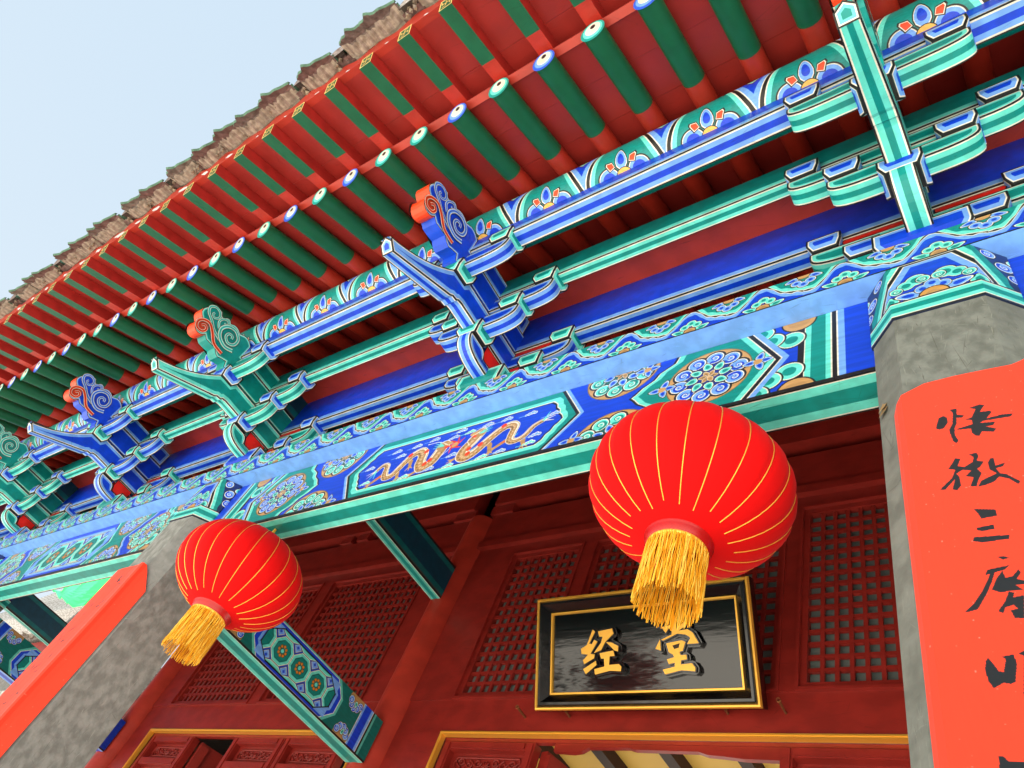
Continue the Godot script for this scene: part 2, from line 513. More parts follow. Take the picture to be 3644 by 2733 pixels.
	for s in [-1.0, 1.0]:
		banded(cl, cp, [0.0035, 0.0055, 0.011], [BLK, WHT, sch[0], sch[1]], func(q: Vector2) -> Vector3: return Vector3(s * cw * 0.5, q.y, q.x), Vector3(s, 0, 0))
		var lay := func(e: float) -> Callable: return func(q: Vector2) -> Vector3: return Vector3(s * (cw * 0.5 + e), q.y, q.x)
		var o := Vector3(s, 0, 0)
		var scrolls := [
			[[-0.475, 2.285, -0.42, 2.297, -0.375, 2.325, -0.336, 2.345, -0.323, 2.374, -0.343, 2.397, -0.374, 2.393, -0.388, 2.368, -0.373, 2.348, -0.356, 2.356, -0.358, 2.369], sch[0], sch[1], 0.75],
			[[-0.425, 2.325, -0.402, 2.352, -0.404, 2.381, -0.424, 2.396, -0.440, 2.385, -0.432, 2.371, -0.423, 2.375], sch[0], sch[1], 0.6],
			[[-0.545, 2.300, -0.505, 2.281, -0.458, 2.296, -0.433, 2.335, -0.447, 2.376, -0.486, 2.393, -0.524, 2.371, -0.529, 2.331, -0.503, 2.310, -0.475, 2.325, -0.474, 2.350, -0.494, 2.357, -0.501, 2.342], sch[0], sch[1], 0.95],
			[[-0.520, 2.240, -0.462, 2.244, -0.415, 2.282, -0.378, 2.302, -0.346, 2.287, -0.336, 2.257, -0.354, 2.232, -0.383, 2.238, -0.389, 2.264, -0.371, 2.274, -0.361, 2.259], ORG, ORG.darkened(0.25), 0.9]]
		var e := 0.0008
		var fill := PackedVector2Array()
		for i in 16: fill.append(Vector2(-0.365, 2.262) + Vector2.from_angle(TAU * i / 16.0) * 0.034)
		banded(cl, fill, [0.004], [ORG.darkened(0.12), ORG.darkened(0.12)], lay.call(0.0005), o)
		for c in scrolls:
			var path := smooth2(v2s(c[0]))
			for b in [[0.0260, BLK], [0.0215, WHT], [0.0150, c[1]], [0.0045, c[2]]]:
				ribbon(cl, path, float(b[0]) * float(c[3]), float(b[0]) * float(c[3]) * 0.62, b[1], lay.call(e), o)
				e += 0.0004
	var ring := ccw(cp.duplicate())
	for i in ring.size():
		var p := ring[i]
		var q := ring[(i + 1) % ring.size()]
		var mid := (p + q) * 0.5
		var isor := mid.x > -0.407 and mid.x < -0.29 and (mid.y < 2.36 and (mid.x > -0.345 or mid.y < 2.245) or mid.x > -0.33 and mid.y < 2.385)
		cl.quad(Vector3(-cw * 0.5, p.y, p.x), Vector3(-cw * 0.5, q.y, q.x), Vector3(cw * 0.5, q.y, q.x), Vector3(cw * 0.5, p.y, p.x), lin(ORG if isor else sch[1].lerp(sch[0], 0.12)), Vector3(0, p.x - q.x, q.y - p.y))
	put.call("cloud_head", cl.mesh(M.paint), Vector3.ZERO)
	# the tie behind, between the rails
	var tl := MB.new()
	side_slab(tl, PackedVector2Array([Vector2(-1.0, L4), Vector2(-0.60, L4), Vector2(-0.60, L4 + 0.1), Vector2(-1.0, L4 + 0.1)]), 0.062, [0.004, 0.007, 0.02], [BLK, WHT, sch[0], sch[1]], [0.0, 0.2, 0.8, 1.0], [sch[0], sch[1], sch[0]])
	put.call("tie_block", tl.mesh(M.paint), Vector3.ZERO)
	return root

func smooth2(pts: Array) -> Array:
	return smooth_line(pts, 6)

func put_brackets() -> void:
	for i in BRX.size():
		var green := i % 2 == 0
		var key := "g" if green else "b"
		var b: Node3D
		if bracket_cache.has(key): b = bracket_cache[key].duplicate()
		else:
			b = make_bracket(green, green)
			bracket_cache[key] = b
		b.name = numbered(hall, "bracket_set")
		hall.add_child(b, true)
		b.position = Vector3(BRX[i], 0, 0) - hall.position
		b.set_meta("label", ["green bracket set at the far left end of the eave", "blue bracket set over the far left bay", "green bracket set with blue blocks above the end column, at the left edge", "blue bracket set between the left bay's columns", "green bracket set above the left grey column", "blue bracket set over the middle of the dragon beam", "green bracket set above the right grey column", "blue bracket set past the right grey column", "green bracket set above the far right column"][i])

# ---- painted panels
func s8(c: Color) -> Color: return c

func beam_panel(half: float, dragon: bool) -> Cv:
	var H := 0.306
	var cv := Cv.new(half * 2, H, 2048.0 / (half * 2), DB)
	cv.at = Vector2(half, 0)
	var fa := [LB, DB] if dragon else [LG, DG]   # the field next to the box
	var fb := [LG, DG] if dragon else [LB, DB]   # the medallion field
	var k := half / 1.33
	var W := WHT
	for side in [1.0, -1.0]:
		cv.flip = side
		var e := half
		var xs := [[0.0, 0.065, DB], [0.065, 0.08, LB], [0.08, 0.085, W], [0.085, 0.095, BLK], [0.095, 0.099, W], [0.099, 0.111, LG], [0.111, 0.146, DG], [0.146, 0.16, LG], [0.16, 0.163, W], [0.163, 0.178, BLK], [0.178, 0.72, fa[1]]]
		for b in xs:
			cv.rect(e - b[1], 0, e - b[0], H, b[2])
		e = half - 0.178
		# corner flowers
		for y in [0.0, H]:
			var up := 1.0 if y < 0.1 else -1.0
			for a in [[0.018, 0.082, 0.043], [0.070, 0.062, 0.042], [0.098, 0.015, 0.040]]:
				var o := Vector2(e - a[0], y + up * a[1])
				cv.disc(o, a[2] * 0.92, BLK); cv.disc(o, a[2] * 0.82, W); cv.disc(o, a[2] * 0.74, LG); cv.disc(o, a[2] * 0.4, DG)
			cv.disc(Vector2(e, y), 0.047, BLK); cv.disc(Vector2(e, y), 0.043, TAN); cv.disc(Vector2(e, y), 0.030, TAN.darkened(0.08))
		# the chevron
		var tip := e - 0.02
		for b in [[0.0, fa[0]], [0.017, W], [0.021, BLK], [0.034, W], [0.038, fb[0]], [0.055, fb[1]]]:
			cv.poly([Vector2(tip - 0.085 - b[0], H), Vector2(tip - b[0], H * 0.5), Vector2(tip - 0.085 - b[0], 0), Vector2(0.3, 0), Vector2(0.3, H)], b[1])
		# the pointed arch that closes the medallion field
		var og := 0.68 * k
		for b in [[0.026, fb[0]], [0.008, W], [0.004, BLK], [-0.004, fa[1]]]:
			var d: float = b[0]
			var edge := []
			for q in [[0.125, 0.0], [0.118, 0.03], [0.075, 0.062], [0.062, 0.09], [0.03, 0.115], [0.012, 0.14], [0.0, 0.153], [0.012, 0.166], [0.03, 0.191], [0.062, 0.216], [0.075, 0.244], [0.118, 0.276], [0.125, 0.306]]:
				edge.append(Vector2(og + q[0] + d, q[1]))
			edge.append(Vector2(0.2, H)); edge.append(Vector2(0.2, 0))
			cv.poly(edge, b[1])
		# round flowers
		medallion(cv, Vector2((og + 0.235), 0.16), 0.122, fa, fb, 10)
		medallion(cv, Vector2(og - 0.055 * k, H + 0.0), 0.125, fb, fa, 10)
		medallion(cv, Vector2(og - 0.03 * k, -0.015), 0.125, fb, fa, 10)
		for o in [Vector2(og + 0.235 + 0.135, 0.165), Vector2(og + 0.235 - 0.135, 0.155), Vector2(og + 0.03, 0.286), Vector2(og - 0.16 * k, 0.02)]:
			for an in [0.0, 1.3, -1.3, PI]:
				cv.leaf(o, an, 0.045, 0.026, fa[0], fa[1])
			cv.disc(o, 0.012, TAN)
	# the long box in the middle
	var bx := 0.527 * k
	for side in [1.0, -1.0]:
		cv.flip = side
		for b in [[0.0, LB if dragon else LG], [0.012, W], [0.016, BLK], [0.028, DG if dragon else DB]]:
			cv.poly([Vector2(0, 0), Vector2(bx - 0.097 - b[0], 0), Vector2(bx - b[0], H * 0.5), Vector2(bx - 0.097 - b[0], H), Vector2(0, H)], b[1])
		for b in [[0.0, LG if dragon else LB], [0.016, W], [0.019, BLK], [0.024, DB if dragon else DG]]:
			var d: float = b[0]
			var y0 := 0.028 + d
			var edge := [Vector2(0, y0)]
			for q in [[-0.125, 0.0], [-0.105, 0.02], [-0.098, 0.045], [-0.085, 0.06], [-0.078, 0.085], [-0.066, 0.1], [-0.057, 0.125]]:
				edge.append(Vector2(bx + q[0] - d, minf(0.153, y0 + q[1] * (1.0 - d * 6.0))))
			for i in range(edge.size() - 1, 0, -1):
				edge.append(Vector2(edge[i].x, H - edge[i].y))
			edge.append(Vector2(0, H - y0))
			cv.poly(edge, b[1])
	cv.flip = 1.0
	if dragon:
		beast(cv, [0.375, 0.168, 0.345, 0.150, 0.325, 0.112, 0.295, 0.096, 0.268, 0.108, 0.264, 0.145, 0.262, 0.180, 0.235, 0.196, 0.200, 0.180, 0.165, 0.140, 0.135, 0.096, 0.105, 0.078, 0.080, 0.092, 0.078, 0.125, 0.095, 0.158, 0.108, 0.196], [[0.30, 0.10, 0.335, 0.065], [0.262, 0.115, 0.215, 0.085], [0.16, 0.13, 0.20, 0.075], [0.09, 0.10, 0.045, 0.08]], 1.0)
		beast(cv, [-0.345, 0.135, -0.325, 0.160, -0.298, 0.150, -0.285, 0.110, -0.265, 0.080, -0.235, 0.085, -0.215, 0.125, -0.190, 0.170, -0.155, 0.186, -0.128, 0.160, -0.118, 0.115, -0.092, 0.082, -0.062, 0.098, -0.052, 0.135, -0.045, 0.180], [[-0.29, 0.10, -0.335, 0.062], [-0.235, 0.09, -0.20, 0.065], [-0.20, 0.15, -0.165, 0.11], [-0.08, 0.085, -0.13, 0.06]], -1.0)
		cv.disc(Vector2(0.012, 0.168), 0.018, ORG); cv.disc(Vector2(0.012, 0.168), 0.013, TAN)
		for a in [0.4, 1.2, 2.0, 3.0, 4.2, 5.4]:
			cv.stroke([Vector2(0.012, 0.168) + Vector2.from_angle(a) * 0.02, Vector2(0.012, 0.168) + Vector2.from_angle(a + 0.35) * 0.045], 0.010, Color(0.85, 0.2, 0.16), 0.002)
		for q in [[-0.2, 0.225], [-0.02, 0.215], [0.12, 0.235], [0.30, 0.228], [-0.06, 0.065], [0.03, 0.055], [0.24, 0.06], [-0.30, 0.225], [0.36, 0.1], [-0.37, 0.075], [0.02, 0.11], [0.0, 0.245], [-0.12, 0.235], [0.20, 0.235], [0.40, 0.19], [-0.40, 0.16], [0.17, 0.055], [-0.17, 0.055], [-0.26, 0.19], [0.35, 0.065], [0.05, 0.22]]:
			cloud(cv, Vector2(q[0], q[1]), LB if int(q[0] * 100) % 2 == 0 else LG)
	else:
		octagons(cv, 0.42 * k, 0.05, H - 0.05, 0.19, 0.0)
		for side in [1.0, -1.0]:  # the border again, over the brocade
			cv.flip = side
			cv.poly([Vector2(bx - 0.145, 0.05), Vector2(bx - 0.08, 0.153), Vector2(bx - 0.145, H - 0.05), Vector2(bx - 0.06, H - 0.05), Vector2(bx - 0.045, 0.153), Vector2(bx - 0.06, 0.05)], LB)
		cv.flip = 1.0
	cv.rect(-half, 0, half, 0.012, BLK)
	return cv

func medallion(cv: Cv, o: Vector2, r: float, ringc: Array, leafc: Array, m: int) -> void:
	cv.disc(o, r, TAN.darkened(0.35)); cv.disc(o, r * 0.975, TAN)
	for i in m:
		cv.disc(o + Vector2.from_angle(TAU * i / m + 0.2) * r * 0.68, r * 0.27, BLK)
	cv.disc(o, r * 0.62, ringc[1].darkened(0.25))
	for i in m:
		var a := TAU * i / m + 0.2
		cv.curl(o + Vector2.from_angle(a) * r * 0.69, r * 0.245, a + PI * 0.9, 1.0 if i < m / 2 else -1.0, ringc[0], ringc[1])
	for i in 8:
		var a := TAU * i / 8.0
		cv.leaf(o + Vector2.from_angle(a) * r * 0.22, a + 0.35, r * 0.36, r * 0.25, leafc[0], leafc[1])
	for i in 6:
		cv.leaf(o, TAU * i / 6.0, r * 0.26, r * 0.17, TAN, TAN.darkened(0.18))
	cv.disc(o, r * 0.05, TAN.lightened(0.3))

func cloud(cv: Cv, o: Vector2, c: Color) -> void:
	for p in [[0.0, 0.0, 0.009], [0.012, 0.004, 0.010], [0.024, 0.0, 0.008], [-0.012, -0.003, 0.006]]:
		cv.disc(o + Vector2(p[0], p[1]), p[2], WHT)
	for p in [[0.0, 0.0, 0.006], [0.012, 0.004, 0.007], [0.024, 0.0, 0.0055], [-0.012, -0.003, 0.004]]:
		cv.disc(o + Vector2(p[0], p[1]), p[2], c)
	cv.stroke([o + Vector2(-0.04, -0.006), o + Vector2(-0.02, -0.004), o], 0.003, c)

func smooth_line(pts: Array, m := 5) -> Array:
	var o := []
	for i in pts.size() - 1:
		var a: Vector2 = pts[maxi(i - 1, 0)]
		var d: Vector2 = pts[mini(i + 2, pts.size() - 1)]
		for k in m:
			o.append(pts[i].cubic_interpolate(pts[i + 1], a, d, float(k) / m))
	o.append(pts[-1])
	return o

func beast(cv: Cv, raw: Array, legs: Array, way: float) -> void:
	var p := smooth_line(v2s(raw))
	for l in legs:
		var a := Vector2(l[0], l[1])
		var b := Vector2(l[2], l[3])
		var mid := a.lerp(b, 0.5) + Vector2(0.008, 0.008)
		cv.stroke([a, mid, b], 0.024, TAN.darkened(0.1), 0.014)
		for f in [-0.8, -0.1, 0.6]:
			var dr: float = (b - mid).angle() + f
			cv.stroke([b, b + Vector2.from_angle(dr) * 0.024], 0.009, TAN, 0.003)
		cv.stroke([a + Vector2(0, -0.004), a.lerp(b, 0.4) + Vector2(-0.01, 0.0)], 0.010, ORG, 0.003)
		cv.stroke([a + Vector2(0.012, 0.002), a + Vector2(0.03, 0.022)], 0.006, LG, 0.001)
	cv.stroke(p, 0.022, WHT, 0.060)
	cv.stroke(p, 0.018, TAN.darkened(0.10), 0.053)
	var belly := []
	for i in p.size():
		var d: Vector2 = (p[mini(i + 1, p.size() - 1)] - p[maxi(i - 1, 0)]).normalized()
		belly.append(p[i] + d.orthogonal() * lerpf(0.005, 0.020, float(i) / p.size()) * way)
		if i % 2 == 0:
			cv.disc(p[i] - d.orthogonal() * 0.003 * way, lerpf(0.003, 0.0075, float(i) / p.size()), TAN.lightened(0.25))
			cv.disc(p[i] - d.orthogonal() * lerpf(0.005, 0.017, float(i) / p.size()) * way, 0.0040, TAN.darkened(0.42))
	cv.stroke(belly, 0.004, WHT, 0.008)
	for i in range(p.size() / 2, p.size() - 4, 9):
		cv.disc(belly[i], 0.011, ORG)
	# tail fan, head, whiskers
	for a in [-0.5, 0.0, 0.5, 1.0]:
		cv.stroke([p[0], p[0] + Vector2.from_angle((p[0] - p[2]).angle() + a - 0.2) * 0.045], 0.007, LG if a > 0 else WHT, 0.002)
	var h: Vector2 = p[-1]
	var f := Vector2(-way, 0)
	cv.disc(h, 0.030, TAN.darkened(0.1), 0.021)
	cv.disc(h + f * 0.026 + Vector2(0, 0.006), 0.018, TAN, 0.011)
	cv.disc(h + f * 0.018 + Vector2(0, -0.010), 0.010, ORG, 0.006)
	cv.disc(h + f * 0.006 + Vector2(0, 0.008), 0.0035, WHT)
	for a in [2.2, 2.6, 3.0, 3.5]:
		cv.stroke([h, h - f * 0.02 + Vector2(-f.x * cos(a) * -0.03, sin(a) * 0.03 + 0.01)], 0.006, LG, 0.002)
	cv.stroke(smooth_line([h + f * 0.025, h + f * 0.04 + Vector2(0, -0.025), h + f * 0.02 + Vector2(0, -0.055)]), 0.003, WHT)
	cv.stroke(smooth_line([h + f * 0.02, h - f * 0.03 + Vector2(0, 0.03), h - f * 0.09 + Vector2(0, 0.035)]), 0.003, WHT)

func octagons(cv: Cv, hx: float, y0: float, y1: float, cell: float, ph: float) -> void:
	cv.rect(-hx, y0, hx, y1, DB)
	var cy := (y0 + y1) * 0.5
	var m := int(hx / cell) + 2
	for i in range(-m, m + 1):
		for j in [-1, 0, 1]:
			var o := Vector2((i + ph) * cell, cy + j * cell)
			var big := []
			for b in [[0.54, BLK], [0.525, WHT], [0.50, LG], [0.40, DG], [0.375, BLK], [0.365, DG.darkened(0.08)]]:
				big = []
				for k in 8:
					var q: Vector2 = o + Vector2.from_angle(TAU * (k + 0.5) / 8.0) * cell * float(b[0]) * 1.02
					big.append(Vector2(clampf(q.x, -hx, hx), clampf(q.y, y0, y1)))
				cv.poly(big, b[1])
			if o.y > y0 - cell * 0.28 and o.y < y1 + cell * 0.28 and absf(o.x) < hx:
				for k in 8:
					var q := o + Vector2.from_angle(TAU * k / 8.0) * cell * 0.17
					if q.y > y0 + 0.008 and q.y < y1 - 0.008:
						cv.disc(q, cell * 0.066, BLK); cv.disc(q, cell * 0.056, Color(0.80, 0.50, 0.15))
				if o.y > y0 and o.y < y1:
					cv.disc(o, cell * 0.09, BLK); cv.disc(o, cell * 0.075, LG)
	for i in range(-m, m + 1):
		for j in [-0.5, 0.5]:
			var o := Vector2((i + ph + 0.5) * cell, cy + j * cell)
			if absf(o.x) > hx - 0.01: continue
			for b in [[0.225, BLK], [0.20, WHT], [0.18, LB], [0.07, DB]]:
				var sq := []
				for k in 4:
					var q: Vector2 = o + Vector2.from_angle(TAU * k / 4.0) * cell * float(b[0])
					sq.append(Vector2(q.x, clampf(q.y, y0, y1)))
				cv.poly(sq, b[1])

func purlin_paint() -> Cv:  # one flower of the pattern that runs along the purlin; v runs round it
	var P := 0.3138
	var H := 0.165
	var cv := Cv.new(P, H, 512.0 / P, DB)
	cv.at = Vector2(P * 0.5, 0)
	for b in [[0.0, LB], [0.016, WHT], [0.0195, BLK], [0.031, WHT], [0.035, LG], [0.049, DG]]:
		var d: float = b[0]
		var edge := []
		for i in 21:
			var t := i / 20.0
			var x := lerpf(-1.0, 1.0, t)
			var w := P * 0.5 + 0.020 - d
			var y := 0.012 + 0.31 * pow(maxf(0.0, 1.0 - absf(x)), 0.78)
			edge.append(Vector2(x * w, minf(y - d * 0.9 + 0.006, 0.30)))
		cv.poly(edge, b[1])
	for s in [-1.0, 1.0]:  # the drop hanging in the valley
		var o := Vector2(s * P * 0.5, H)
		for b in [[1.0, BLK], [0.86, WHT], [0.76, LG], [0.45, DG]]:
			cv.poly([o + Vector2(-0.028, 0.02) * b[0], o + Vector2(-0.022, -0.02) * b[0], o + Vector2(0, -0.042) * b[0], o + Vector2(0.022, -0.02) * b[0], o + Vector2(0.028, 0.02) * b[0]], b[1])
		cv.disc(o + Vector2(-s * 0.04, 0.004), 0.01, ORG)
	cv.rect(-P, 0, P, 0.022, DB)
	for s in [-1.0, 1.0]:
		var o := Vector2(s * 0.058, 0.016)
		cv.disc(o, 0.044, BLK); cv.disc(o, 0.039, WHT); cv.disc(o, 0.036, LB); cv.disc(o, 0.024, DB)
	for s in [-1.0, 1.0]:
		var o := Vector2(s * 0.040, 0.058)
		for b in [[1.0, BLK], [0.8, WHT], [0.66, ORG]]:
			cv.poly([o + Vector2(-0.016 * s, -0.010) * b[0], o + Vector2(0.010 * s, -0.020) * b[0], o + Vector2(0.024 * s, 0.010) * b[0], o + Vector2(0.020 * s, 0.020) * b[0], o + Vector2(-0.006 * s, 0.016) * b[0]], b[1])
	for b in [[1.0, BLK], [0.88, WHT], [0.80, LB], [0.5, DB]]:
		var pt := []
		for i in 14:
			var a := TAU * i / 14.0
			pt.append(Vector2(0, 0.072) + Vector2(sin(a) * 0.024 * (1.0 - 0.35 * cos(a)), cos(a) * 0.044) * b[0])
		cv.poly(pt, b[1])
	cv.rect(-P, 0, P, 0.010, DB)
	var gold := []
	for i in 13: gold.append(Vector2(0, 0.010) + Vector2(cos(PI * i / 12.0) * 0.030, sin(PI * i / 12.0) * 0.030))
	cv.poly(gold, BLK)
	gold = []
	for i in 13: gold.append(Vector2(0, 0.010) + Vector2(cos(PI * i / 12.0) * 0.0275, sin(PI * i / 12.0) * 0.0275))
	cv.poly(gold, Color(0.93, 0.72, 0.34))
	return cv

func wave_paint() -> Cv:  # one wave of the cloud pattern on the flat board
	var P := 0.2109
	var H := 0.118
	var cv := Cv.new(P, H, 384.0 / P, DG)
	var w := cv.im.get_width()
	var hp := cv.hh
	for x in w:
		var u := float(x) / w
		var sw := 0.5 + 0.36 * cos(TAU * (u - 0.5)) + 0.10 * cos(TAU * (u - 0.5) * 2.0 + 0.7) + 0.022 * absf(sin(TAU * u * 3.5))
		var y := (1.0 - clampf(sw, 0.06, 0.94)) * hp
		for b in [[-52.0, LG], [-23.0, WHT], [-17.0, BLK], [-7.0, WHT], [-1.0, LB], [27.0, DB]]:
			var y0 := int(y + b[0] * hp / 215.0 + 3.0 * sin(u * 40.0 + b[0]))
			cv.im.fill_rect(Rect2i(x, maxi(0, y0), 1, hp), b[1])
	var trefoil := func(o: Vector2, up: float, a: Array) -> void:
		for b in [[1.0, BLK], [0.86, WHT], [0.74, a[0]], [0.36, a[1]]]:
			for q in [[0.0, 0.028, 0.018], [-0.019, 0.014, 0.017], [0.019, 0.014, 0.017]]:
				cv.disc(o + Vector2(q[0], q[1] * up), q[2] * b[0], b[1])
	for x in [0.5]:
		for s in [-1.0, 1.0]:
			cv.leaf(Vector2(P * x + s * 0.012, 0.006), 0.35 if s > 0 else PI - 0.35, 0.052, 0.026, LG, DG)
		trefoil.call(Vector2(P * x, 0.022), 1.0, [LG, DG])
		cv.disc(Vector2(P * x, 0.008), 0.020, BLK); cv.disc(Vector2(P * x, 0.008), 0.0175, TAN); cv.disc(Vector2(P * x, 0.008), 0.011, TAN.darkened(0.15))
	for x in [0.0, 1.0]:
		for s in [-1.0, 1.0]:
			cv.leaf(Vector2(P * x + s * 0.010, H - 0.006), -0.35 if s > 0 else PI + 0.35, 0.046, 0.024, LB, DB)
		trefoil.call(Vector2(P * x, H - 0.020), -1.0, [LB, DB])
		cv.disc(Vector2(P * x, H), 0.019, BLK); cv.disc(Vector2(P * x, H), 0.0165, TAN)
	cv.rect(0, 0, P, 0.006, BLK)
	return cv

func cap_paint() -> Cv:  # the painted band round a column head: left side, chamfer, front, chamfer, right side
	var Wd := 0.81
	var H := 0.231
	var cv := Cv.new(Wd, H, 1024.0 / Wd, DB)
	cv.at = Vector2(Wd * 0.5, 0)
	var cells := [0.0, -0.30, 0.30]
	cv.rect(-0.42, 0, 0.42, H, DG)
	for cx in [-0.285, 0.285]:
		cv.rect(cx - 0.13, 0, cx + 0.12, H, BLK.lerp(DB, 0.3))
		for q in [[0.05, 0.09, 0.035], [-0.05, 0.09, 0.035], [0.02, 0.16, 0.03], [-0.03, 0.17, 0.028], [0.0, 0.21, 0.025]]:
			cv.curl(Vector2(cx + q[0], q[1]), q[2], 1.0, 1.0, LB, DB)
		for s in [-1.0, 1.0]:
			cv.leaf(Vector2(cx + s * 0.02, 0.2), 1.6 + s, 0.06, 0.03, LG, DG)
	# the pointed field that spans the front
	for b in [[0.0, DG], [0.016, LG], [0.030, WHT], [0.034, BLK], [0.044, WHT], [0.047, LB], [0.064, DB]]:
		var d: float = b[0]
		cv.poly([Vector2(-0.185 + d, 0), Vector2(-0.150 + d, 0.10), Vector2(-0.085 + d * 0.75, H - d * 0.65 + 0.02), Vector2(0.085 - d * 0.75, H - d * 0.65 + 0.02), Vector2(0.150 - d, 0.10), Vector2(0.185 - d, 0)], b[1])
	for s in [-1.0, 1.0]:
		cv.flip = s
		cv.poly([Vector2(0.192, 0.06), Vector2(0.158, 0.105), Vector2(0.098, H), Vector2(0.42, H), Vector2(0.42, 0.06)], BLK.lerp(DB, 0.45))
		for q in [[0.158, 0.165, 0.024], [0.176, 0.118, 0.021], [0.128, 0.212, 0.020], [0.20, 0.20, 0.03], [0.23, 0.13, 0.03]]:
			cv.curl(Vector2(q[0], q[1]), q[2], 2.4, 1.0, LB, DB)
		cv.leaf(Vector2(0.165, 0.19), 0.5, 0.05, 0.026, LG, DG)
	cv.flip = 1.0
	for s in [-1.0, 1.0]:
		for b in [[1.0, BLK], [0.9, WHT], [0.82, LG], [0.45, DG]]:
			for q in [[0.030, 0.142, 0.026], [0.052, 0.128, 0.022], [0.090, 0.070, 0.022]]:
				cv.disc(Vector2(s * q[0], q[1]), q[2] * b[0], b[1])
		cv.curl(Vector2(s * 0.016, 0.139), 0.017, 0.0 if s > 0 else PI, -s, LG, DG)
		cv.curl(Vector2(s * 0.074, 0.112), 0.016, 0.0 if s < 0 else PI, s, LG, DG)
		cv.leaf(Vector2(s * 0.02, 0.072), 0.25 if s > 0 else PI - 0.25, 0.066, 0.034, LB, DB)
	for b in [[1.0, BLK], [0.9, WHT], [0.82, LB], [0.4, DB]]:
		for q in [[0.0, 0.110, 0.019], [-0.021, 0.094, 0.018], [0.021, 0.094, 0.018]]:
			cv.disc(Vector2(q[0], q[1]), q[2] * b[0], b[1])
	cv.disc(Vector2(0, 0.062), 0.032, BLK); cv.disc(Vector2(0, 0.062), 0.029, TAN.lerp(GLD, 0.4)); cv.disc(Vector2(0, 0.06), 0.018, TAN.darkened(0.1))
	for b in [[0.0, 0.006, BLK], [0.006, 0.010, WHT], [0.010, 0.024, LG], [0.024, 0.044, DG], [0.044, 0.058, LG], [0.058, 0.061, WHT], [0.061, 0.066, BLK]]:
		cv.rect(-0.42, b[0], 0.42, b[1], b[2])
	return cv

func tie_paint(l: float, h: float, blue: bool) -> Cv:
	var cv := Cv.new(l, h, 1024.0 / l, DG.darkened(0.25))
	cv.at = Vector2(l * 0.5, 0)
	var dk := DB.darkened(0.2) if blue else DG.darkened(0.25)
	for side in [1.0, -1.0]:
		cv.flip = side
		for b in [[0.0, 0.055, dk], [0.055, 0.068, LG.darkened(0.2)], [0.068, 0.078, BLK], [0.078, 0.082, WHT], [0.082, 0.096, LB], [0.096, 0.14, DB], [0.14, 0.152, LB], [0.152, 0.155, WHT]]:
			cv.rect(l * 0.5 - b[1], 0, l * 0.5 - b[0], h, b[2])
		for y in [0.02, h - 0.02]:
			cv.disc(Vector2(l * 0.5 - 0.205, y), 0.052, TAN.darkened(0.1))
			for a in 5:
				var an := (PI * (a + 0.5) / 5.0) * (1.0 if y < 0.1 else -1.0)
				cv.curl(Vector2(l * 0.5 - 0.205, y) + Vector2.from_angle(an) * 0.036, 0.020, an, 1.0, LB, DB)
			cv.leaf(Vector2(l * 0.5 - 0.205, y), 1.3 if y < 0.1 else -1.3, 0.035, 0.02, LG, DG)
		var e := l * 0.5 - 0.27
		for b in [[0.0, LG.darkened(0.15)], [0.014, WHT], [0.018, DB], [0.040, LB], [0.054, DB.darkened(0.2)], [0.058, BLK]]:
			var d: float = b[0]
			cv.poly([Vector2(0, minf(d, 0.04) * 0.5), Vector2(e - 0.075 - d, minf(d, 0.04) * 0.5), Vector2(e - 0.012 - d, h * 0.32), Vector2(e - 0.012 - d, h * 0.68), Vector2(e - 0.075 - d, h - minf(d, 0.04) * 0.5), Vector2(0, h - minf(d, 0.04) * 0.5)], b[1])
	cv.flip = 1.0
	octagons(cv, l * 0.5 - 0.344, 0.026, h - 0.026, 0.125, 0.0)
	for sx in [1.0, -1.0]:
		cv.flip = sx
		var q := l * 0.5 - 0.342
		for y in [[0.02, 1.0], [h - 0.02, -1.0]]:
			cv.poly([Vector2(q - 0.075, y[0]), Vector2(q + 0.004, y[0]), Vector2(q + 0.004, y[0] + 0.055 * y[1])], LB)
			cv.stroke([Vector2(q - 0.075, y[0]), Vector2(q + 0.004, y[0] + 0.055 * y[1])], 0.005, BLK)
	cv.flip = 1.0
	cv.rect(-l * 0.5, 0, l * 0.5, 0.008, BLK)
	return cv

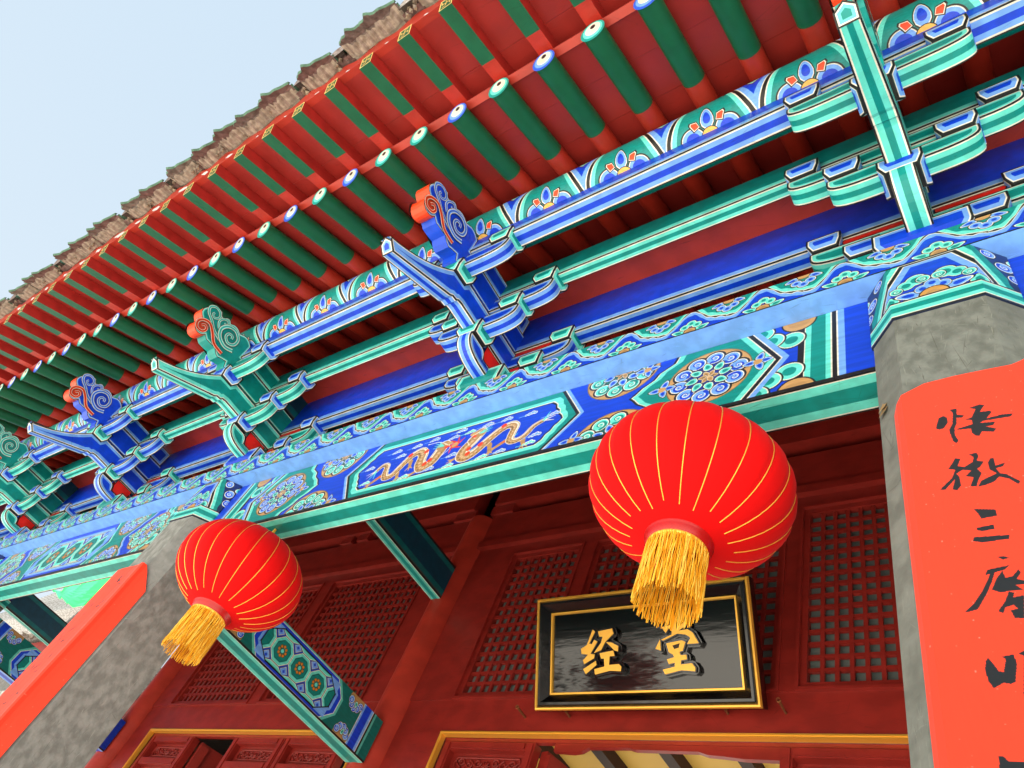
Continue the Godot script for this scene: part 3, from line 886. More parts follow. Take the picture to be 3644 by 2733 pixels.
# ---- the hall
func worn_tex(size: int, seed_: int, lo: Color, hi: Color, f: float, marks: int, dark: Color, light: Color, across: bool) -> ImageTexture:  # soft noise with brush marks, streaks and specks on it
	var nz := FastNoiseLite.new()
	nz.seed = seed_; nz.frequency = f; nz.fractal_octaves = 7
	var src := nz.get_seamless_image(size, size)
	src.convert(Image.FORMAT_L8)
	var data := src.get_data()
	var outp := PackedByteArray()
	outp.resize(size * size * 3)
	var ramp := []
	for i in 256:
		var c := lo.lerp(hi, smoothstep(0.15, 0.85, i / 255.0))
		ramp.append([c.r8, c.g8, c.b8])
	for i in size * size:
		var c: Array = ramp[data[i]]
		outp[i * 3] = c[0]; outp[i * 3 + 1] = c[1]; outp[i * 3 + 2] = c[2]
	var cv := Cv.new(1.0, 1.0, 8, Color.WHITE)
	cv.im = Image.create_from_data(size, size, false, Image.FORMAT_RGB8, outp)
	cv.s = size; cv.hh = size
	var r := RandomNumberGenerator.new()
	r.seed = seed_
	for k in marks:
		var o := Vector2(r.randf(), r.randf())
		var px := cv.im.get_pixel(clampi(int(o.x * size), 0, size - 1), clampi(int((1.0 - o.y) * size), 0, size - 1))
		var col := px.lerp(dark if r.randf() < 0.5 else light, r.randf_range(0.15, 0.6))
		var l := r.randf_range(0.006, 0.05) * (1.0 if r.randf() < 0.85 else 3.0)
		var d := Vector2.from_angle((0.0 if across else PI * 0.5) + r.randf_range(-0.35, 0.35) * (1.0 if r.randf() < 0.7 else 4.0)) * l
		var w := r.randf_range(0.0012, 0.004)
		var q := d.orthogonal().normalized() * w * 0.5
		cv.poly([o, o + d * 0.5 + q, o + d, o + d * 0.5 - q], col)
	return cv.tex()

func make_materials() -> void:
	var p := mat(0.42, 0.45)
	p.albedo_texture = worn_tex(1024, 3, Color(0.90, 0.90, 0.89), Color(1, 1, 1), 0.012, 1100, Color(0.76, 0.74, 0.70), Color(1, 1, 1), true)
	world_tri(p, Vector3(1.1, 1.1, 1.1))
	p.normal_enabled = true
	p.normal_texture = bump_tex(0.03, 5, 1.0)
	p.normal_scale = 0.10
	M.paint = p
	var r := mat(0.40, 0.45, RED, false)
	r.albedo_texture = worn_tex(1024, 11, Color(0.89, 0.89, 0.89), Color(1, 1, 1), 0.008, 900, Color(0.72, 0.68, 0.66), Color(1, 1, 1), true)
	world_tri(r, Vector3(0.7, 1.1, 0.7))
	r.normal_enabled = true
	r.normal_texture = bump_tex(0.02, 6, 1.2)
	r.normal_scale = 0.3
	M.red = r
	var rb: StandardMaterial3D = r.duplicate()
	rb.albedo_color = Color(0.67, 0.20, 0.145)
	M.red_bright = rb
	var rd: StandardMaterial3D = r.duplicate()
	rd.albedo_color = Color(0.56, 0.15, 0.12)
	M.red_wall = rd
	var st := mat(0.85, 0.3, Color(1, 1, 1), false)
	st.albedo_texture = worn_tex(1024, 21, Color(0.47, 0.475, 0.46), Color(0.57, 0.575, 0.56), 0.012, 700, Color(0.38, 0.37, 0.34), Color(0.68, 0.68, 0.65), false)
	world_tri(st, Vector3(1.7, 1.2, 1.7))
	st.normal_enabled = true
	st.normal_texture = bump_tex(0.035, 22, 5.0)
	st.normal_scale = 0.28
	M.plaster = st
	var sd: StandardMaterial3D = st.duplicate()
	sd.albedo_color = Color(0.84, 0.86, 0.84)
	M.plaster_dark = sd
	var g := mat(0.34, 0.6, Color(0.97, 0.73, 0.28), false)
	g.metallic = 0.55
	g.normal_enabled = true
	g.normal_texture = bump_tex(0.05, 31, 2.0)
	world_tri(g, Vector3(3, 3, 3))
	g.normal_scale = 0.4
	M.gold = g
	var lq := mat(0.13, 0.6, Color(0.035, 0.035, 0.042), false)
	lq.normal_enabled = true
	lq.normal_texture = bump_tex(0.010, 41, 4.0)
	world_tri(lq, Vector3(0.5, 5.0, 5.0))
	lq.normal_scale = 0.30
	M.lacquer = lq
	var cl := mat(0.8, 0.2, Color(0.83, 0.05, 0.055), false)
	cl.rim_enabled = true; cl.rim = 0.35; cl.rim_tint = 0.6
	cl.backlight_enabled = true; cl.backlight = Color(0.32, 0.06, 0.04)
	cl.normal_enabled = true
	cl.normal_texture = bump_tex(0.06, 51, 1.5)
	world_tri(cl, Vector3(2.5, 9, 2.5))
	cl.normal_scale = 0.22
	M.collar = mat(0.35, 0.5, Color(0.68, 0.045, 0.045), false)
	M.silk = cl
	M.fringe = mat(0.55, 0.4)
	M.vc = mat(0.75, 0.3)
	var tl := mat(0.7, 0.35)
	tl.albedo_texture = noise_tex(0.02, Color(0.66, 0.63, 0.61), Color(1, 1, 1), 61, 512, 6)
	world_tri(tl, Vector3(3.1, 3.1, 3.1))
	tl.normal_enabled = true
	tl.normal_texture = bump_tex(0.04, 62, 5.0)
	tl.normal_scale = 0.6
	M.tile = tl
	M.pane = mat(0.3, 0.5, Color(0.42, 0.47, 0.46), false)
	var pa := mat(0.75, 0.25, Color(1, 1, 1), false)
	M.paper_base = pa
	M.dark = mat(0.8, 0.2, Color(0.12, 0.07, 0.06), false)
	var gr := mat(0.85, 0.2, Color(1, 1, 1), false)
	gr.albedo_texture = noise_tex(0.01, Color(0.76, 0.745, 0.72), Color(0.84, 0.825, 0.80), 71, 512, 6)
	world_tri(gr, Vector3(0.25, 0.25, 0.25))
	M.ground = gr

func painted(cv: Cv, rough := 0.42) -> StandardMaterial3D:
	var m := mat(rough, 0.45, Color.WHITE, false)
	m.albedo_texture = cv.tex()
	m.detail_enabled = true
	m.detail_blend_mode = BaseMaterial3D.BLEND_MODE_MUL
	m.detail_uv_layer = BaseMaterial3D.DETAIL_UV_1
	m.detail_albedo = noise_tex(0.03, Color(0.90, 0.90, 0.89), Color(1, 1, 1), 81, 512, 6)
	return m

func rail(za: float, zb: float, y0: float, y1: float, lt: Color, dk: Color, face_lt: float) -> ArrayMesh:  # a long bar, banded in front and below
	var mb := MB.new()
	var n := 24
	var tf := y1 - y0
	for i in n:
		var xa := lerpf(X0, X1, float(i) / n)
		var xb := lerpf(X0, X1, float(i + 1) / n)
		strip(mb, [Vector3(xa, y0, za), Vector3(xb, y0, za)], [Vector3(xa, y1, za), Vector3(xb, y1, za)], [0.0, 0.006 / tf, 0.010 / tf, face_lt / tf, 1.0], [BLK, WHT, lt, dk], func(_c: Vector3) -> Vector3: return Vector3.BACK)
		strip(mb, [Vector3(xa, y0, za), Vector3(xb, y0, za)], [Vector3(xa, y0, zb), Vector3(xb, y0, zb)], [0.0, 0.06, 0.13, 0.36, 0.66, 0.87, 0.94, 1.0], [BLK, WHT, lt, dk, lt, WHT, BLK], func(_c: Vector3) -> Vector3: return Vector3.DOWN)
	mb.quad(Vector3(X0, y0, zb), Vector3(X1, y0, zb), Vector3(X1, y1, zb), Vector3(X0, y1, zb), lin(dk), Vector3.FORWARD)
	mb.quad(Vector3(X0, y1, za), Vector3(X1, y1, za), Vector3(X1, y1, zb), Vector3(X0, y1, zb), lin(dk), Vector3.UP)
	for x in [X0, X1]:
		mb.quad(Vector3(x, y0, za), Vector3(x, y1, za), Vector3(x, y1, zb), Vector3(x, y0, zb), lin(dk), Vector3(x, 0, 0))
	return mb.mesh(M.paint)

func beams() -> void:
	var cvs := [beam_panel(1.135, false), beam_panel(1.33, true)]
	var mats := [painted(cvs[0]), painted(cvs[1])]
	for i in 4:
		var c: float = (COLX[i] + COLX[i + 1]) * 0.5
		var half: float = 1.33 if i == 2 else 1.135
		var b := holder("front_beam", hall, Vector3(c, 1.474, -1.0535))
		b.set_meta("label", ["front beam of the far left bay beyond the end column", "front beam of the left bay, painted with an octagon brocade box", "front beam of the middle bay, painted with two golden dragons", "front beam of the bay past the right column"][i])
		var mb := MB.new()
		var m := half + 0.02
		strip(mb, [Vector3(-m, 0, 0.0535), Vector3(m, 0, 0.0535)], [Vector3(-m, 0, -0.0535), Vector3(m, 0, -0.0535)], [0.0, 0.05, 0.075, 0.30, 0.70, 0.925, 0.955, 1.0], [BLK, WHT, LG, DG, LG, WHT, BLK], func(_c: Vector3) -> Vector3: return Vector3.DOWN)
		mb.quad(Vector3(-m, 0, -0.0535), Vector3(m, 0, -0.0535), Vector3(m, 0.306, -0.0535), Vector3(-m, 0.306, -0.0535), lin(DG), Vector3.FORWARD)
		mb.quad(Vector3(-m, 0, 0.050), Vector3(m, 0, 0.050), Vector3(m, 0.306, 0.050), Vector3(-m, 0.306, 0.050), lin(DG), Vector3.BACK)
		part("beam_body", mb.mesh(M.paint), b)
		var pf := MB.new()
		pf.uvquad(Vector3(-half, 0.0005, 0.0535), Vector3(half, 0.0005, 0.0535), Vector3(half, 0.305, 0.0535), Vector3(-half, 0.305, 0.0535), Vector3.BACK, Vector2.ZERO, Vector2.ONE)
		for s in [-1.0, 1.0]:
			pf.tri(Vector3(s * half, 0.0005, 0.0535), Vector3(s * m, 0.0005, 0.0535), Vector3(s * m, 0.305, 0.0535), Color.WHITE, Vector3.BACK, Vector2(0.999 if s > 0 else 0.001, 0.99), Vector2(0.999 if s > 0 else 0.001, 0.99), Vector2(0.999 if s > 0 else 0.001, 0.01))
			pf.tri(Vector3(s * half, 0.0005, 0.0535), Vector3(s * m, 0.305, 0.0535), Vector3(s * half, 0.305, 0.0535), Color.WHITE, Vector3.BACK, Vector2(0.999 if s > 0 else 0.001, 0.99), Vector2(0.999 if s > 0 else 0.001, 0.01), Vector2(0.999 if s > 0 else 0.001, 0.01))
		part("painted_face", pf.mesh(mats[1 if i == 2 else 0]), b)
	# the flat board over the beams
	var fb := holder("flat_board", hall, Vector3(0, 1.78, 0))
	var body := MB.new()
	body.quad(Vector3(X0, 0, -0.9335), Vector3(X1, 0, -0.9335), Vector3(X1, 0, -1.15), Vector3(X0, 0, -1.15), lin(LB), Vector3.DOWN)
	body.quad(Vector3(X0, 0.118, -0.9335), Vector3(X1, 0.118, -0.9335), Vector3(X1, 0.118, -1.15), Vector3(X0, 0.118, -1.15), lin(DB), Vector3.UP)
	body.quad(Vector3(X0, 0, -1.15), Vector3(X1, 0, -1.15), Vector3(X1, 0.118, -1.15), Vector3(X0, 0.118, -1.15), lin(DB), Vector3.FORWARD)
	for x in [X0, X1]:
		body.quad(Vector3(x, 0, -0.9335), Vector3(x, 0.118, -0.9335), Vector3(x, 0.118, -1.15), Vector3(x, 0, -1.15), lin(DB), Vector3(x, 0, 0))
	part("board_body", body.mesh(M.paint), fb)
	var wf := MB.new()
	var n := 58
	for i in n:
		var xa := -0.0516 - 0.2109 * (42 - i) - 0.10545
		wf.uvquad(Vector3(xa, 0, -0.9335), Vector3(xa + 0.2109, 0, -0.9335), Vector3(xa + 0.2109, 0.118, -0.9335), Vector3(xa, 0.118, -0.9335), Vector3.BACK, Vector2.ZERO, Vector2.ONE)
	part("wave_painting", wf.mesh(painted(wave_paint())), fb)
	# rails
	part("wall_rail", rail(-1.0075, -1.069, L3, 2.47, LB, DB, 0.034), hall)
	part("inner_rail", rail(-0.8145, -0.8635, L4, 2.47, LG, DG, 0.034), hall)
	part("eave_rail", rail(-0.595, -0.665, L4, 2.425, LB, DB, 0.034), hall)
	box_part("soffit_board", Vector3(X0, 2.455, -1.02), Vector3(X1, 2.468, -0.84), M.red_bright, hall)
	box_part("back_board", Vector3(X0, 1.90, -1.105), Vector3(X1, 2.21, -1.09), M.dark, hall)
	box_part("upper_board", Vector3(X0, 2.46, -1.10), Vector3(X1, 3.2, -1.065), M.red, hall)
	# the round purlin
	var pu := MB.new()
	var r := 0.0975
	var cy := 2.512
	var cz := -0.63
	var m := 16
	var a0 := deg_to_rad(8.0)
	var a1 := deg_to_rad(105.0)
	for i in 44:
		var xa := 0.0696 - 0.3138 * (30 - i) - 0.1569
		if xa < X0 - 0.1 or xa > X1 + 0.1: continue
		for k in m:
			var t0 := lerpf(a0, a1, float(k) / m)
			var t1 := lerpf(a0, a1, float(k + 1) / m)
			var p := func(x: float, t: float) -> Vector3: return Vector3(x, cy - cos(t) * r, cz + sin(t) * r)
			pu.uvquad(p.call(xa, t0), p.call(xa + 0.3138, t0), p.call(xa + 0.3138, t1), p.call(xa, t1), Vector3(0, -cos(t0), sin(t0)), Vector2(0, 1.0 - float(k + 1) / m), Vector2(1, 1.0 - float(k) / m))
	var ph := holder("eave_purlin", hall)
	part("painted_front", pu.mesh(painted(purlin_paint())), ph)
	var back := MB.new()
	for k in 20:
		var t0 := lerpf(a1, a0 + TAU, k / 20.0)
		var t1 := lerpf(a1, a0 + TAU, (k + 1) / 20.0)
		var p := func(x: float, t: float) -> Vector3: return Vector3(x, cy - cos(t) * r, cz + sin(t) * r)
		back.quad(p.call(X0, t0), p.call(X1, t0), p.call(X1, t1), p.call(X0, t1), lin(DG), Vector3(0, -cos(t0), sin(t0)))
	part("plain_back", back.mesh(M.paint), ph)

func columns() -> void:
	var capm := painted(cap_paint())
	for ci in COLX.size():
		var c := holder("front_column", hall, Vector3(COLX[ci], -1.3, -1.083))
		c.set_meta("label", ["column at the far left end", "end column of the left bay, out of view below", "grey plastered column on the left, its face in shade", "grey plastered column on the right", "far right column outside the picture"][ci])
		var h := 0.146
		var ch := 0.058
		var ring := [Vector2(-h, -h), Vector2(-h, h - ch), Vector2(-h + ch, h), Vector2(h - ch, h), Vector2(h, h - ch), Vector2(h, -h)]
		var mb := MB.new()
		var rows := 18
		for i in ring.size():
			var a: Vector2 = ring[i]
			var b: Vector2 = ring[(i + 1) % ring.size()]
			for k in rows:
				var y0 := 3.08 * k / rows
				var y1 := 3.08 * (k + 1) / rows
				mb.quad(Vector3(a.x, y0, a.y), Vector3(b.x, y0, b.y), Vector3(b.x, y1, b.y), Vector3(a.x, y1, a.y), Color.WHITE, Vector3(a.y - b.y, 0, b.x - a.x) * -1.0)
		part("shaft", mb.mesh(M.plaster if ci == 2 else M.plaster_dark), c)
		var cp := MB.new()
		var e := 0.004
		var rr := [Vector2(-h - e, -h), Vector2(-h - e, h - ch + e * 0.4), Vector2(-h + ch - e * 0.4, h + e), Vector2(h - ch + e * 0.4, h + e), Vector2(h + e, h - ch + e * 0.4), Vector2(h + e, -h)]
		var us := [0.0]
		for i in 5: us.append(us[-1] + rr[i].distance_to(rr[i + 1]))
		var tot: float = us[-1]
		for i in 5:
			var a: Vector2 = rr[i]
			var b: Vector2 = rr[i + 1]
			var ua: float = 0.5 + (us[i] - tot * 0.5) / 0.81
			var ub: float = 0.5 + (us[i + 1] - tot * 0.5) / 0.81
			var o := Vector3(b.y - a.y, 0, -(b.x - a.x)) * -1.0
			cp.uvquad(Vector3(a.x, 2.849, a.y), Vector3(b.x, 2.849, b.y), Vector3(b.x, 3.079, b.y), Vector3(a.x, 3.079, a.y), o, Vector2(ua, 0), Vector2(ub, 1))
			cp.quad(Vector3(a.x, 2.849, a.y), Vector3(b.x, 2.849, b.y), Vector3(b.x * 0.95, 2.849, b.y * 0.95), Vector3(a.x * 0.95, 2.849, a.y * 0.95), Color.BLACK, Vector3.DOWN)
		part("painted_head", cp.mesh(capm), c)
		box_part("base_stone", Vector3(-0.22, -0.02, -0.22), Vector3(0.22, 0.06, 0.22), M.plaster, c)
	# inner columns, round and red
	for ci in COLX.size():
		var mb := MB.new()
		lathe(mb, [Vector2(0.1045, 0), Vector2(0.1045, 1.2), Vector2(0.104, 2.6), Vector2(0.102, 4.3)], 28, [Color.WHITE, Color.WHITE, Color.WHITE])
		part("inner_column", mb.mesh(M.red_bright), hall, Vector3(COLX[ci], -1.3, -2.5))

func ties() -> void:
	var l := 1.175
	var tms := [painted(tie_paint(l, 0.213, false)), painted(tie_paint(l, 0.213, true))]
	for i in COLX.size():
		var x: float = COLX[i]
		var bl := i % 2 == 1
		var tm: StandardMaterial3D = tms[1 if bl else 0]
		var tc := [LB, DB] if bl else [LG.darkened(0.1), DG]
		var t := holder("lower_tie_beam", hall, Vector3(x, 1.317, -1.815))
		var mb := MB.new()
		var w := 0.066
		var z0 := -0.585
		var z1 := 0.595
		strip(mb, [Vector3(-w, 0, z0), Vector3(-w, 0, z1)], [Vector3(w, 0, z0), Vector3(w, 0, z1)], [0.0, 0.03, 0.05, 0.28, 0.72, 0.95, 0.97, 1.0], [BLK, WHT, tc[0], tc[1], tc[0], WHT, BLK], func(_c: Vector3) -> Vector3: return Vector3.DOWN)
		mb.quad(Vector3(-w, 0.213, z0), Vector3(-w, 0.213, z1), Vector3(w, 0.213, z1), Vector3(w, 0.213, z0), lin(DG), Vector3.UP)
		part("beam_body", mb.mesh(M.paint), t)
		var f := MB.new()
		f.uvquad(Vector3(w, 0, z1), Vector3(w, 0, z0), Vector3(w, 0.213, z0), Vector3(w, 0.213, z1), Vector3.RIGHT, Vector2.ZERO, Vector2.ONE)
		f.uvquad(Vector3(-w, 0, z0), Vector3(-w, 0, z1), Vector3(-w, 0.213, z1), Vector3(-w, 0.213, z0), Vector3.LEFT, Vector2.ZERO, Vector2.ONE)
		part("painted_face", f.mesh(tm), t)
		var u := MB.new()
		var w2 := 0.040
		var tl := Color(0.03, 0.40, 0.42)
		var tk := Color(0.02, 0.25, 0.33)
		for s in [-1.0, 1.0]:
			strip(u, [Vector3(s * w2, 0, z0), Vector3(s * w2, 0, z1 + 0.3)], [Vector3(s * w2, 0.235, z0), Vector3(s * w2, 0.235, z1 + 0.3)], [0.0, 0.045, 0.08, 0.22, 0.80, 0.94, 1.0], [BLK, BLK.lightened(0.2), tl, tk, tl, BLK], func(_c: Vector3) -> Vector3: return Vector3(s, 0, 0))
		strip(u, [Vector3(-w2, 0, z0), Vector3(-w2, 0, z1 + 0.3)], [Vector3(w2, 0, z0), Vector3(w2, 0, z1 + 0.3)], [0.0, 0.05, 0.09, 0.32, 0.68, 0.91, 0.95, 1.0], [BLK, WHT, LG.darkened(0.15), DG, LG.darkened(0.15), WHT, BLK], func(_c: Vector3) -> Vector3: return Vector3.DOWN)
		u.quad(Vector3(-w2, 0.235, z0), Vector3(-w2, 0.235, z1 + 0.3), Vector3(w2, 0.235, z1 + 0.3), Vector3(w2, 0.235, z0), lin(DG), Vector3.UP)
		part("upper_tie_beam", u.mesh(M.paint), hall, Vector3(x, 2.312, -1.815))

func eave() -> void:
	# round rafters with painted ends
	var ry := func(z: float) -> float: return 2.606 - 0.47 * (z + 0.552)
	var r := 0.0385
	var m := 18
	var meshes := {}
	for key in ["body", "g", "b"]:
		var mb := MB.new()
		var dir := Vector3(0, -0.47, 1).normalized()
		var up := Vector3(0, 1, 0.47).normalized()
		if key == "body":
			var stops := [[-2.7, lin(Color(0.64, 0.17, 0.13))], [-0.447, lin(RGR)], [-0.149, lin(RGR)]]
			for k in m:
				var a := TAU * k / m
				var b := TAU * (k + 1) / m
				for i in 2:
					var za: float = stops[i][0]
					var zb: float = stops[i + 1][0]
					var na := Vector3.RIGHT * cos(a) + up * sin(a)
					var nb := Vector3.RIGHT * cos(b) + up * sin(b)
					var ca := Vector3(0, ry.call(za), za)
					var cb := Vector3(0, ry.call(zb), zb)
					mb.snquad([ca + na * r, cb + na * r, cb + nb * r, ca + nb * r], [na, na, nb, nb], stops[i][1])
		else:
			var o := Vector3(0, ry.call(-0.149), -0.149)
			var sc := [LG, DG] if key == "g" else [LB, DB.lightened(0.08)]
			var re := r * 1.13
			var rings := [[re, 0.0, sc[1].lerp(sc[0], 0.15)], [re * 0.82, 0.005, sc[0]], [re * 0.63, 0.0105, WHT], [re * 0.22, 0.0215, BLK]]
			for i in rings.size():
				for k in 20:
					var pa := func(j: int, an: float) -> Vector3:
						if j >= rings.size(): return o + up * float(rings[-1][1])
						return o + (Vector3.RIGHT * cos(an) + up * sin(an)) * float(rings[j][0]) + up * float(rings[j][1]) * (0.96 if j > 0 else 1.0)
					var a := TAU * k / 20.0
					var b := TAU * (k + 1) / 20.0
					mb.quad(pa.call(i, a), pa.call(i, b), pa.call(i + 1, b), pa.call(i + 1, a), lin(rings[i][2]), dir)
		meshes[key] = mb.mesh(M.paint)
	var blues := {2: 1, 4: 1, 7: 1, 9: 1, 11: 1, 13: 1, 15: 1, 17: 1, 19: 1}
	var k0 := int((-0.569 - X0) / PITCH)
	for k in range(-int((X1 - 0.1 + 0.569) / PITCH), k0 + 1):
		var x := -0.569 - PITCH * k
		var e := holder("eave_rafter", hall, Vector3(x, 0, 0))
		part("pole", meshes.body, e)
		# in the photograph: blue eyes at the 1st, 3rd... with two greens side by side after the second
		var blue: bool = [false, true, false, true, false, true, false, false, true, false, true, false, true, false, true, false, true, false, true, false][(k + 1) % 20] if k >= -1 else (k % 2 == 0)
		part("painted_end", meshes.b if blue else meshes.g, e)
	# boards over the rafters, in long planks
	var th := 0.0415
	var zs := [-0.135, -0.30, -0.455, -0.62, -0.80, -1.0, -1.2, -1.45, -1.7, -2.0, -2.3, -2.7]
	for i in zs.size() - 1:
		var za: float = zs[i] - 0.0003
		var zb: float = zs[i + 1] + 0.0003
		var mb := MB.new()
		var j := rng.randf_range(0.0, 0.0012)
		slope_plank(mb, za, zb, ry.call(za) + th + j, ry.call(zb) + th + j, 0.012)
		part("ceiling_plank", mb.mesh(M.red), hall)
	# the strip above the rafter ends
	var st := MB.new()
	st.box(Vector3(X0, 2.452, -0.165), Vector3(X1, 2.486, -0.136), Color.WHITE)
	part("eave_strip", st.mesh(M.red_bright), hall)
	# square flying rafters with gilded ends
	var fy := func(z: float) -> float: return 2.364 + 0.42 * (0.1445 - z)
	var d := Vector3(0, -0.42, 1).normalized()
	var u := Vector3(0, 1, 0.42).normalized()
	var w := 0.0278
	var hh := 0.055
	var fr := MB.new()
	var at := func(x: float, z: float, v: float) -> Vector3: return Vector3(x, fy.call(z), z) + u * v
	var segs := [[0.1445, -0.064, RGR.lightened(0.03)], [-0.064, -0.46, Color(0.68, 0.185, 0.14)]]
	for s in segs:
		fr.quad(at.call(-w, s[0], 0), at.call(w, s[0], 0), at.call(w, s[1], 0), at.call(-w, s[1], 0), lin(s[2]), Vector3(0, -1, -0.42))
	for s in [-1.0, 1.0]:
		fr.quad(at.call(s * w, 0.1445, 0), at.call(s * w, -0.46, 0), at.call(s * w, -0.46, hh), at.call(s * w, 0.1445, hh), lin(Color(0.62, 0.165, 0.135)), Vector3(s, 0, 0))
	fr.quad(at.call(-w, 0.1445, hh), at.call(w, 0.1445, hh), at.call(w, -0.46, hh), at.call(-w, -0.46, hh), lin(RED), u)
	var frm := fr.mesh(M.paint)
	var en := MB.new()
	var ef := func(q: Vector2) -> Vector3: return Vector3(q.x, fy.call(0.1445), 0.1445) + u * q.y
	banded(en, PackedVector2Array([Vector2(-w, 0), Vector2(w, 0), Vector2(w, hh), Vector2(-w, hh)]), [0.0045], [Color(0.90, 0.78, 0.48), RGR.darkened(0.1)], ef, d)
	var ef2 := func(q: Vector2) -> Vector3: return Vector3(q.x, fy.call(0.1445), 0.1445) + u * q.y + d * 0.0006
	var gc := Color(0.86, 0.72, 0.42)
	for seg in [[-0.017, 0.0275, 0.017, 0.0275], [0.0, 0.012, 0.0, 0.043], [0.0, 0.012, -0.015, 0.012], [0.0, 0.043, 0.015, 0.043], [-0.017, 0.0275, -0.017, 0.041], [0.017, 0.0275, 0.017, 0.014]]:
		ribbon(en, [Vector2(seg[0], seg[1]), Vector2(seg[2], seg[3])], 0.0042, 0.0042, gc, ef2, d)
	var enm := en.mesh(M.paint)
	var fx0 := -1.131
	var xs := []
	for k in range(-int((X1 - 0.1 - fx0) / PITCH), int((fx0 - X0) / PITCH) + 1):
		var x := fx0 - PITCH * k
		xs.append(x)
		var e := holder("flying_rafter", hall, Vector3(x, 0, 0))
		part("bar", frm, e)
		part("gilded_end", enm, e)
	# boards over and between them
	var zf := [0.138, -0.06, -0.19, -0.46]
	for i in 3:
		var mb := MB.new()
		var za: float = zf[i] - 0.0003
		var zb: float = zf[i + 1] + 0.0003
		slope_plank(mb, za, zb, fy.call(za) + 0.0605, fy.call(zb) + 0.0605, 0.012)
		part("ceiling_plank", mb.mesh(M.red), hall)
	for i in xs.size() - 1:
		var a: float = xs[i + 1] + w + 0.001
		box_part("closing_board", Vector3(a, 2.482, -0.175), Vector3(xs[i] - w - 0.001, 2.56, -0.155), M.red_bright, hall)
	# the wavy board that carries the tiles
	var wb := MB.new()
	var lean := Vector3(0, 1, 0.42).normalized()
	var o := Vector3(0, 2.364, 0.1445) + lean * (hh + 0.001) - d * 0.004
	var n := int((X1 - X0) / PITCH * 10.0)
	var flakes := MB.new()
	for i in n:
		var xa := lerpf(X0, X1, float(i) / n)
		var xb := lerpf(X0, X1, float(i + 1) / n)
		var top := func(x: float) -> float: return 0.050 + 0.013 * cos(TAU * (x - fx0 - 0.030) / PITCH)
		var p := [o + Vector3(xa, 0, 0), o + Vector3(xb, 0, 0), o + Vector3(xb, 0, 0) + lean * top.call(xb), o + Vector3(xa, 0, 0) + lean * top.call(xa)]
		wb.quad(p[0], p[1], p[2], p[3], Color.WHITE, d)
		wb.quad(p[0], p[1], p[1] - d * 0.03, p[0] - d * 0.03, Color.WHITE, Vector3.DOWN)
		wb.quad(p[3], p[2], p[2] - d * 0.03, p[3] - d * 0.03, Color.WHITE, Vector3.UP)
	part("wavy_fascia", wb.mesh(M.red_bright), hall)
	# white flakes where the fascia's paint has come off
	for x in xs:
		if x > -1.25 or x < -4.5: continue
		var c: Vector3 = o + Vector3(x + PITCH * 0.42 + rng.randf_range(-0.02, 0.03), 0, 0) + d * 0.0008
		var sz := rng.randf_range(0.5, 1.0) * (1.7 if x < -2.3 else 0.5)
		var pts := []
		for k in 7:
			var a := TAU * (k + rng.randf_range(-0.3, 0.3)) / 7.0
			pts.append(c + Vector3((cos(a) - 0.5 * sin(a)) * 0.030 * sz * rng.randf_range(0.45, 1.15), 0, 0) + lean * (0.013 * sz + sin(a) * 0.014 * sz * rng.randf_range(0.4, 1.15)))
		for k in 7:
			flakes.tri(c + lean * 0.012 * sz, pts[k], pts[(k + 1) % 7], lin(Color(0.80, 0.77, 0.78)), d)
	part("bare_patches", flakes.mesh(M.vc), hall)

func slope_plank(mb: MB, za: float, zb: float, ya: float, yb: float, t: float) -> void:
	var p := [Vector3(X0, ya, za), Vector3(X1, ya, za), Vector3(X1, yb, zb), Vector3(X0, yb, zb)]
	mb.quad(p[0], p[1], p[2], p[3], Color.WHITE, Vector3.DOWN)
	var up := Vector3(0, t, 0)
	mb.quad(p[0] + up, p[1] + up, p[2] + up, p[3] + up, Color.WHITE, Vector3.UP)
	mb.quad(p[0], p[1], p[1] + up, p[0] + up, Color.WHITE, Vector3.BACK)
	mb.quad(p[2], p[3], p[3] + up, p[2] + up, Color.WHITE, Vector3.FORWARD)

